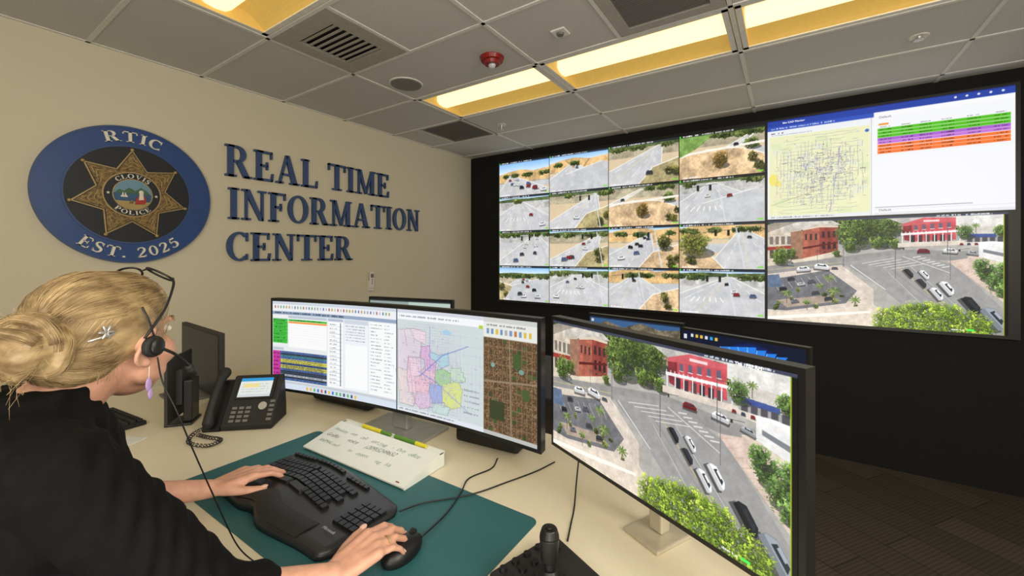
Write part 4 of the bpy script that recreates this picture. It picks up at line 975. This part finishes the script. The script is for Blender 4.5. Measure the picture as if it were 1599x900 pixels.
q=B(); hel(q,(0,.0935,-.073),(.019,.005,.004)); hel(q,(0,.0925,-.081),(.016,.005,.0045)); pc(q,'lips','lip',smooth=True)
for p,d,u,r in nails:
    d=d.normalized(); s=d.cross(u).normalized(); u2=s.cross(d); q=B(); mt=Matrix((( s.x,d.x,u2.x,p.x),(s.y,d.y,u2.y,p.y),(s.z,d.z,u2.z,p.z),(0,0,0,1)))
    q.ell((0,0,0),(r*.75,r*1.0,r*.35),m=mt,seg=12); pc(q,'fingernail','nail',smooth=True)
p,d=rings[0]; d=d.normalized(); ref=d.cross(Vector((0,0,1))).normalized(); v=d.cross(ref)
q=B(); q.sweep([p+(ref*math.cos(t*math.pi/10)+v*math.sin(t*math.pi/10))*.0098 for t in range(21)],.0014,6); pc(q,'ring','gold2',smooth=True)
# clothing
b=B(); b.loft(trunk(.016)[:-1]+[((-1.02,.125,1.50),.088,.082),((-1.02,.132,1.525),.074,.072)])
for Sx,E,W in((SR,ER,WR),(SL,EL,WL)):
    k=tuple(Vector(E)*.70+Vector(W)*.30)
    b.cap((-1.02+(Sx[0]+1.02)*.35,.125,1.43),Sx,.070,.067); b.chain([(Sx,.067),(tuple(Vector(Sx)*.5+Vector(E)*.5),.064),(E,.057),(k,.050)])
b.ell((-.955,.17,1.32),(.075,.075,.07)); b.ell((-1.085,.17,1.32),(.075,.075,.07))
b.ell((-1.02,.055,1.455),(.15,.075,.062)); b.ell((-.94,.10,1.47),(.075,.06,.04)); b.ell((-1.10,.10,1.47),(.075,.06,.04))
me=remesh(b,.006,6)
for v in me.vertices:
    c_=v.co; f=.0022*math.sin(60*c_.z+25*c_.x+18*math.sin(14*c_.y))+.0018*math.sin(95*(c_.y+c_.x)-40*c_.z); v.co=c_+v.normal*f
obj('black_top',me,'cloth',parent=body,label='loose black knit top')
b=B(); b.loft([((-1.02,.09,.86),.17,.12),((-1.02,.09,1.0),.17,.12)])
for sx in(-1,1):
    x=-1.02+sx*.085; b.chain([((x,.09,.90),.097),((x,.10,.50),.070),((x,.07,.10),.056)])
obj('trousers',remesh(b,.008,4),'trouser',parent=body)
for sx in(-1,1):
    x=-1.02+sx*.085; b=B(); b.chain([((x,.055,.046),.044),((x,.16,.044),.042),((x,.225,.038),.036)]); b.box(x-.04,x+.04,.01,.255,0,.012); obj('shoe',remesh(b,.005,3),'bk2',parent=body)
# hair
b=B()
hel(b,(0,-.024,.018),(.083,.094,.090)); hel(b,(0,-.055,-.020),(.073,.066,.064)); hel(b,(0,.012,.040),(.074,.072,.066))
BUN=Vector((.016,-.128,-.012)); random.seed(17)
hel(b,BUN,(.040,.036,.038)); hel(b,BUN+Vector((.0,.03,.008)),(.040,.03,.040))
LOCK=[]
for k in range(13):
    ax=Vector((random.gauss(.1,.45),random.gauss(1,.5),random.gauss(0,.5))).normalized(); u=ax.cross(Vector((0,0,1))).normalized(); v=ax.cross(u); off=random.uniform(-.6,.7); c1=math.sqrt(1-off*off); a0=random.random()*6.28; L=random.uniform(2.2,3.8)
    P=[]
    for i in range(9):
        a=a0+L*i/8; dv=(u*math.cos(a)+v*math.sin(a))*c1+ax*off; s_=1.0+.16*math.sin(i/8*3.14)*random.uniform(.6,1.2); P.append(BUN+Vector((dv.x*.041,dv.y*.036,dv.z*.041))*s_)
    P=[P[0]*.75+BUN*.25]+catmull(P,3)+[P[-1]*.75+BUN*.25]; rad=random.uniform(.006,.0105); LOCK.append((P,rad))
    b.chain([(HM@p,rad) for p in P[::2]],8)
hair=obj('hair',remesh(b,.0036,3),'hair',parent=body,label='blonde hair gathered in a loose low bun')
q=B(); random.seed(11)
bd_=Vector((.06,-.97,-.16)).normalized(); e1=bd_.cross(Vector((1,0,0))).normalized(); e2=bd_.cross(e1)
C0=Vector((0,-.024,.018)); Rr=Vector((.083,.094,.090)); C1=Vector((0,-.055,-.020)); R1=Vector((.073,.066,.064))
def surf(dv,lift):
    P=C0+Vector((dv.x*Rr.x,dv.y*Rr.y,dv.z*Rr.z))
    P2=C1+Vector((dv.x*R1.x,dv.y*R1.y,dv.z*R1.z)); P3=Vector((0,.012,.040))+Vector((dv.x*.074,dv.y*.072,dv.z*.066))
    L=max((P,P2,P3),key=lambda p:(p-C0).length if p is not P2 or dv.z<.1 else 0)
    return L+(L-C0).normalized()*lift
for k in range(2200):
    phi=random.random()*2*math.pi; side=e1*math.cos(phi)+e2*math.sin(phi)
    lim=math.radians(112 if side.z>.0 else 80+20*abs(side.x)); a0=lim*random.uniform(.45,1.0); loose=k%12==0; lift=random.uniform(-.0008,.0014) if not loose else random.uniform(.0015,.0045); pts=[]
    w1=random.uniform(-.05,.05); ph_=random.random()*6
    for i in range(12):
        t=i/11; a=a0*(1-t)+.10; f2=phi+w1*math.sin(3*t+ph_)+.16*math.sin(a*2)*math.cos(phi)
        dv=bd_*math.cos(a)+(e1*math.cos(f2)+e2*math.sin(f2))*math.sin(a)
        pts.append(HM@surf(dv,lift*(math.sin(math.pi*min(1,t*1.2+.1)) if loose else 1)))
    q.sweep(pts,[.0004]*11+[.0002],3)
for P,rad in LOCK:
    for k in range(46):
        th=random.random()*6.28; tw=random.uniform(1.0,3.0); pts=[]; n=len(P); rr=rad*random.uniform(.95,1.12)
        for i in range(1,n-1):
            t=(P[i+1]-P[i-1]).normalized(); ref=(P[i]-BUN).normalized(); w_=t.cross(ref).normalized(); a=th+tw*i/n
            pts.append(HM@(P[i]+(ref*math.cos(a)+w_*math.sin(a))*rr))
        q.sweep(pts,.0004,3)
for k in range(110):
    a=random.uniform(0,6.28); st=BUN+Vector((.042*math.cos(a),-.01,.040*math.sin(a))); d=Vector((.012*math.cos(a)+random.gauss(0,.010),-.012-random.random()*.018,.010*math.sin(a)+random.gauss(0,.012))); cv=Vector((random.gauss(0,.016),random.gauss(0,.010),random.gauss(-.008,.014)))
    q.sweep([HM@(st+d*t+cv*t*t) for t in (0,.2,.4,.6,.8,1)],.00024,3)
for k in range(60):
    x=random.choice((-1,1))*random.uniform(.03,.066); st=Vector((x,random.uniform(-.07,-.03),-.055)); d=Vector((random.gauss(0,.005),random.gauss(-.004,.006),-.012-random.random()*.014))
    q.sweep([HM@(st+d*t) for t in (0,.33,.66,1)],.00026,3)
for k in range(50):
    st=Vector((.076+random.uniform(-.002,.002),.02+random.uniform(-.015,.02),.01+random.uniform(-.01,.02))); d=Vector((random.gauss(.001,.002),random.gauss(-.004,.006),-.022-random.random()*.018))
    q.sweep([HM@(st+d*t+Vector((0,-.01*t*t,0))) for t in (0,.33,.66,1)],.0003,3)
q.done('hair_strands','hair',parent=hair,smooth=True,kind='stuff')
q=B()
for k in range(6):
    a=k*math.pi/3; q.ell((0,0,0),(.007,.0022,.0022),m=HM@Matrix.Translation((.079,-.070,.008))@Matrix.Rotation(a,4,'X')@Matrix.Translation((0,.006,0))@Matrix.Rotation(math.pi/2,4,'Z'),seg=8)
q.cap(H(.082,-.062,.004),H(.072,-.090,-.004),.0018,.0018,6)
pc(q,'hair_clip','silver',smooth=True)
# glasses pushed up on the head
gl=empty('glasses',mw=HM.copy(),label='thin dark eyeglasses pushed up onto blonde hair',cat='glasses')
vv=Vector((0,-.80,.50)).normalized()
for s in(-1,1):
    cen=Vector((s*.034,.056,.103)); xx=Vector((1,0,-.32*s)).normalized()
    pts=[cen+xx*.026*math.cos(t*math.pi/12)+vv*.019*math.sin(t*math.pi/12)*(1.0 if math.sin(t*math.pi/12)<0 else .85) for t in range(25)]
    B().sweep(pts,.0021,6).done('rim','bk',parent=gl,smooth=True)
    B().sweep(catmull([(s*.059,.060,.095),(s*.073,.048,.080),(s*.087,.022,.042),(s*.089,.0,.012),(s*.086,-.014,-.010)],6),.0022,6).done('temple_arm','bk',parent=gl,smooth=True)
B().sweep(catmull([(-.009,.062,.110),(0,.064,.113),(.009,.062,.110)],4),.0016,6).done('bridge','bk',parent=gl,smooth=True)
# headset
hs=empty('headset',mw=HM.copy(),label='black single-ear headset with boom microphone',cat='headset')
B().cyl((.084,0,-.026),(.096,0,-.026),.020,.018,28).done('ear_cushion','bk2',parent=hs,bevel=.004)
B().ell((.098,.0,-.026),(.006,.013,.016)).done('ear_capsule','bk',parent=hs,smooth=True)
B().sweep(catmull([(.099,.002,-.028),(.108,.022,-.042),(.110,.044,-.062),(.106,.060,-.078)],8),.0026,8).done('boom_arm','bk',parent=hs,smooth=True)
q=B(); q.cap((.107,.056,-.074),(.103,.070,-.087),.0075,.007); q.done('microphone','bk2',parent=hs,smooth=True)
B().sweep(catmull([(.09,.0,-.01),(.091,-.012,.02),(.085,-.02,.045)],6),.0017,6).done('ear_hook','bk',parent=hs,smooth=True)
i_=HM.inverted(); cp=[H(.098,0,-.045),H(.10,.01,-.09),(-.905,.285,1.46),(-.905,.31,1.38),(-.90,.345,1.27),(-.90,.38,1.17),(-.90,.42,TM+.004)]
B().sweep([i_@Vector(p) for p in catmull(cp,8)],.0014,6).done('headset_cable','bk',parent=hs,smooth=True)
er=empty('earring',mw=HM@Matrix.Translation((.083,.0,-.062)),label='lilac teardrop dangling earring',cat='earring')
B().sweep([(0,0,0),(0,0,-.02)],.0006,5).done('hook','silver',parent=er)
q=B(); q.ell((0,0,-.031),(.002,.0055,.012)); q.ell((0,.004,-.048),(.002,.0045,.010)); q.done('drop','lilac',parent=er,smooth=True)

# ------------------------------------------------------------ lighting, camera
w=bpy.data.worlds.new('World'); S.world=w; w.use_nodes=True; w.node_tree.nodes['Background'].inputs[0].default_value=(.9,.85,.75,1); w.node_tree.nodes['Background'].inputs[1].default_value=.1
def area(loc,rot,sx,sy,e,col):
    l=bpy.data.lights.new('fill_light','AREA'); l.shape='RECTANGLE'; l.size=sx; l.size_y=sy; l.energy=e; l.color=col
    o=bpy.data.objects.new('added_fill_light',l); link(o); o.location=loc; o.rotation_euler=rot; return o  # added fill light out of view, not a fixture of the room
area((.6,-1.6,2.9),(math.radians(35),0,math.radians(15)),2.0,1.0,46,(1,.93,.81))
area((1.9,.2,2.6),(math.radians(20),math.radians(50),0),1.2,1.2,54,(1,.93,.82))
area((.9,-1.3,.9),(math.radians(180-28),0,0),2.2,1.4,68,(1,.96,.90))  # added uplight behind the camera, brightens the ceiling
cam=bpy.data.cameras.new('Camera'); co=bpy.data.objects.new('Camera',cam); link(co)
cam.sensor_width=36; cam.lens=647.5/1599*36; cam.shift_y=-50/1599; cam.shift_x=-.0003; cam.clip_start=.02
co.location=(0,0,CAMH); co.rotation_euler=(math.radians(90),0,math.radians(33.6)); S.camera=co
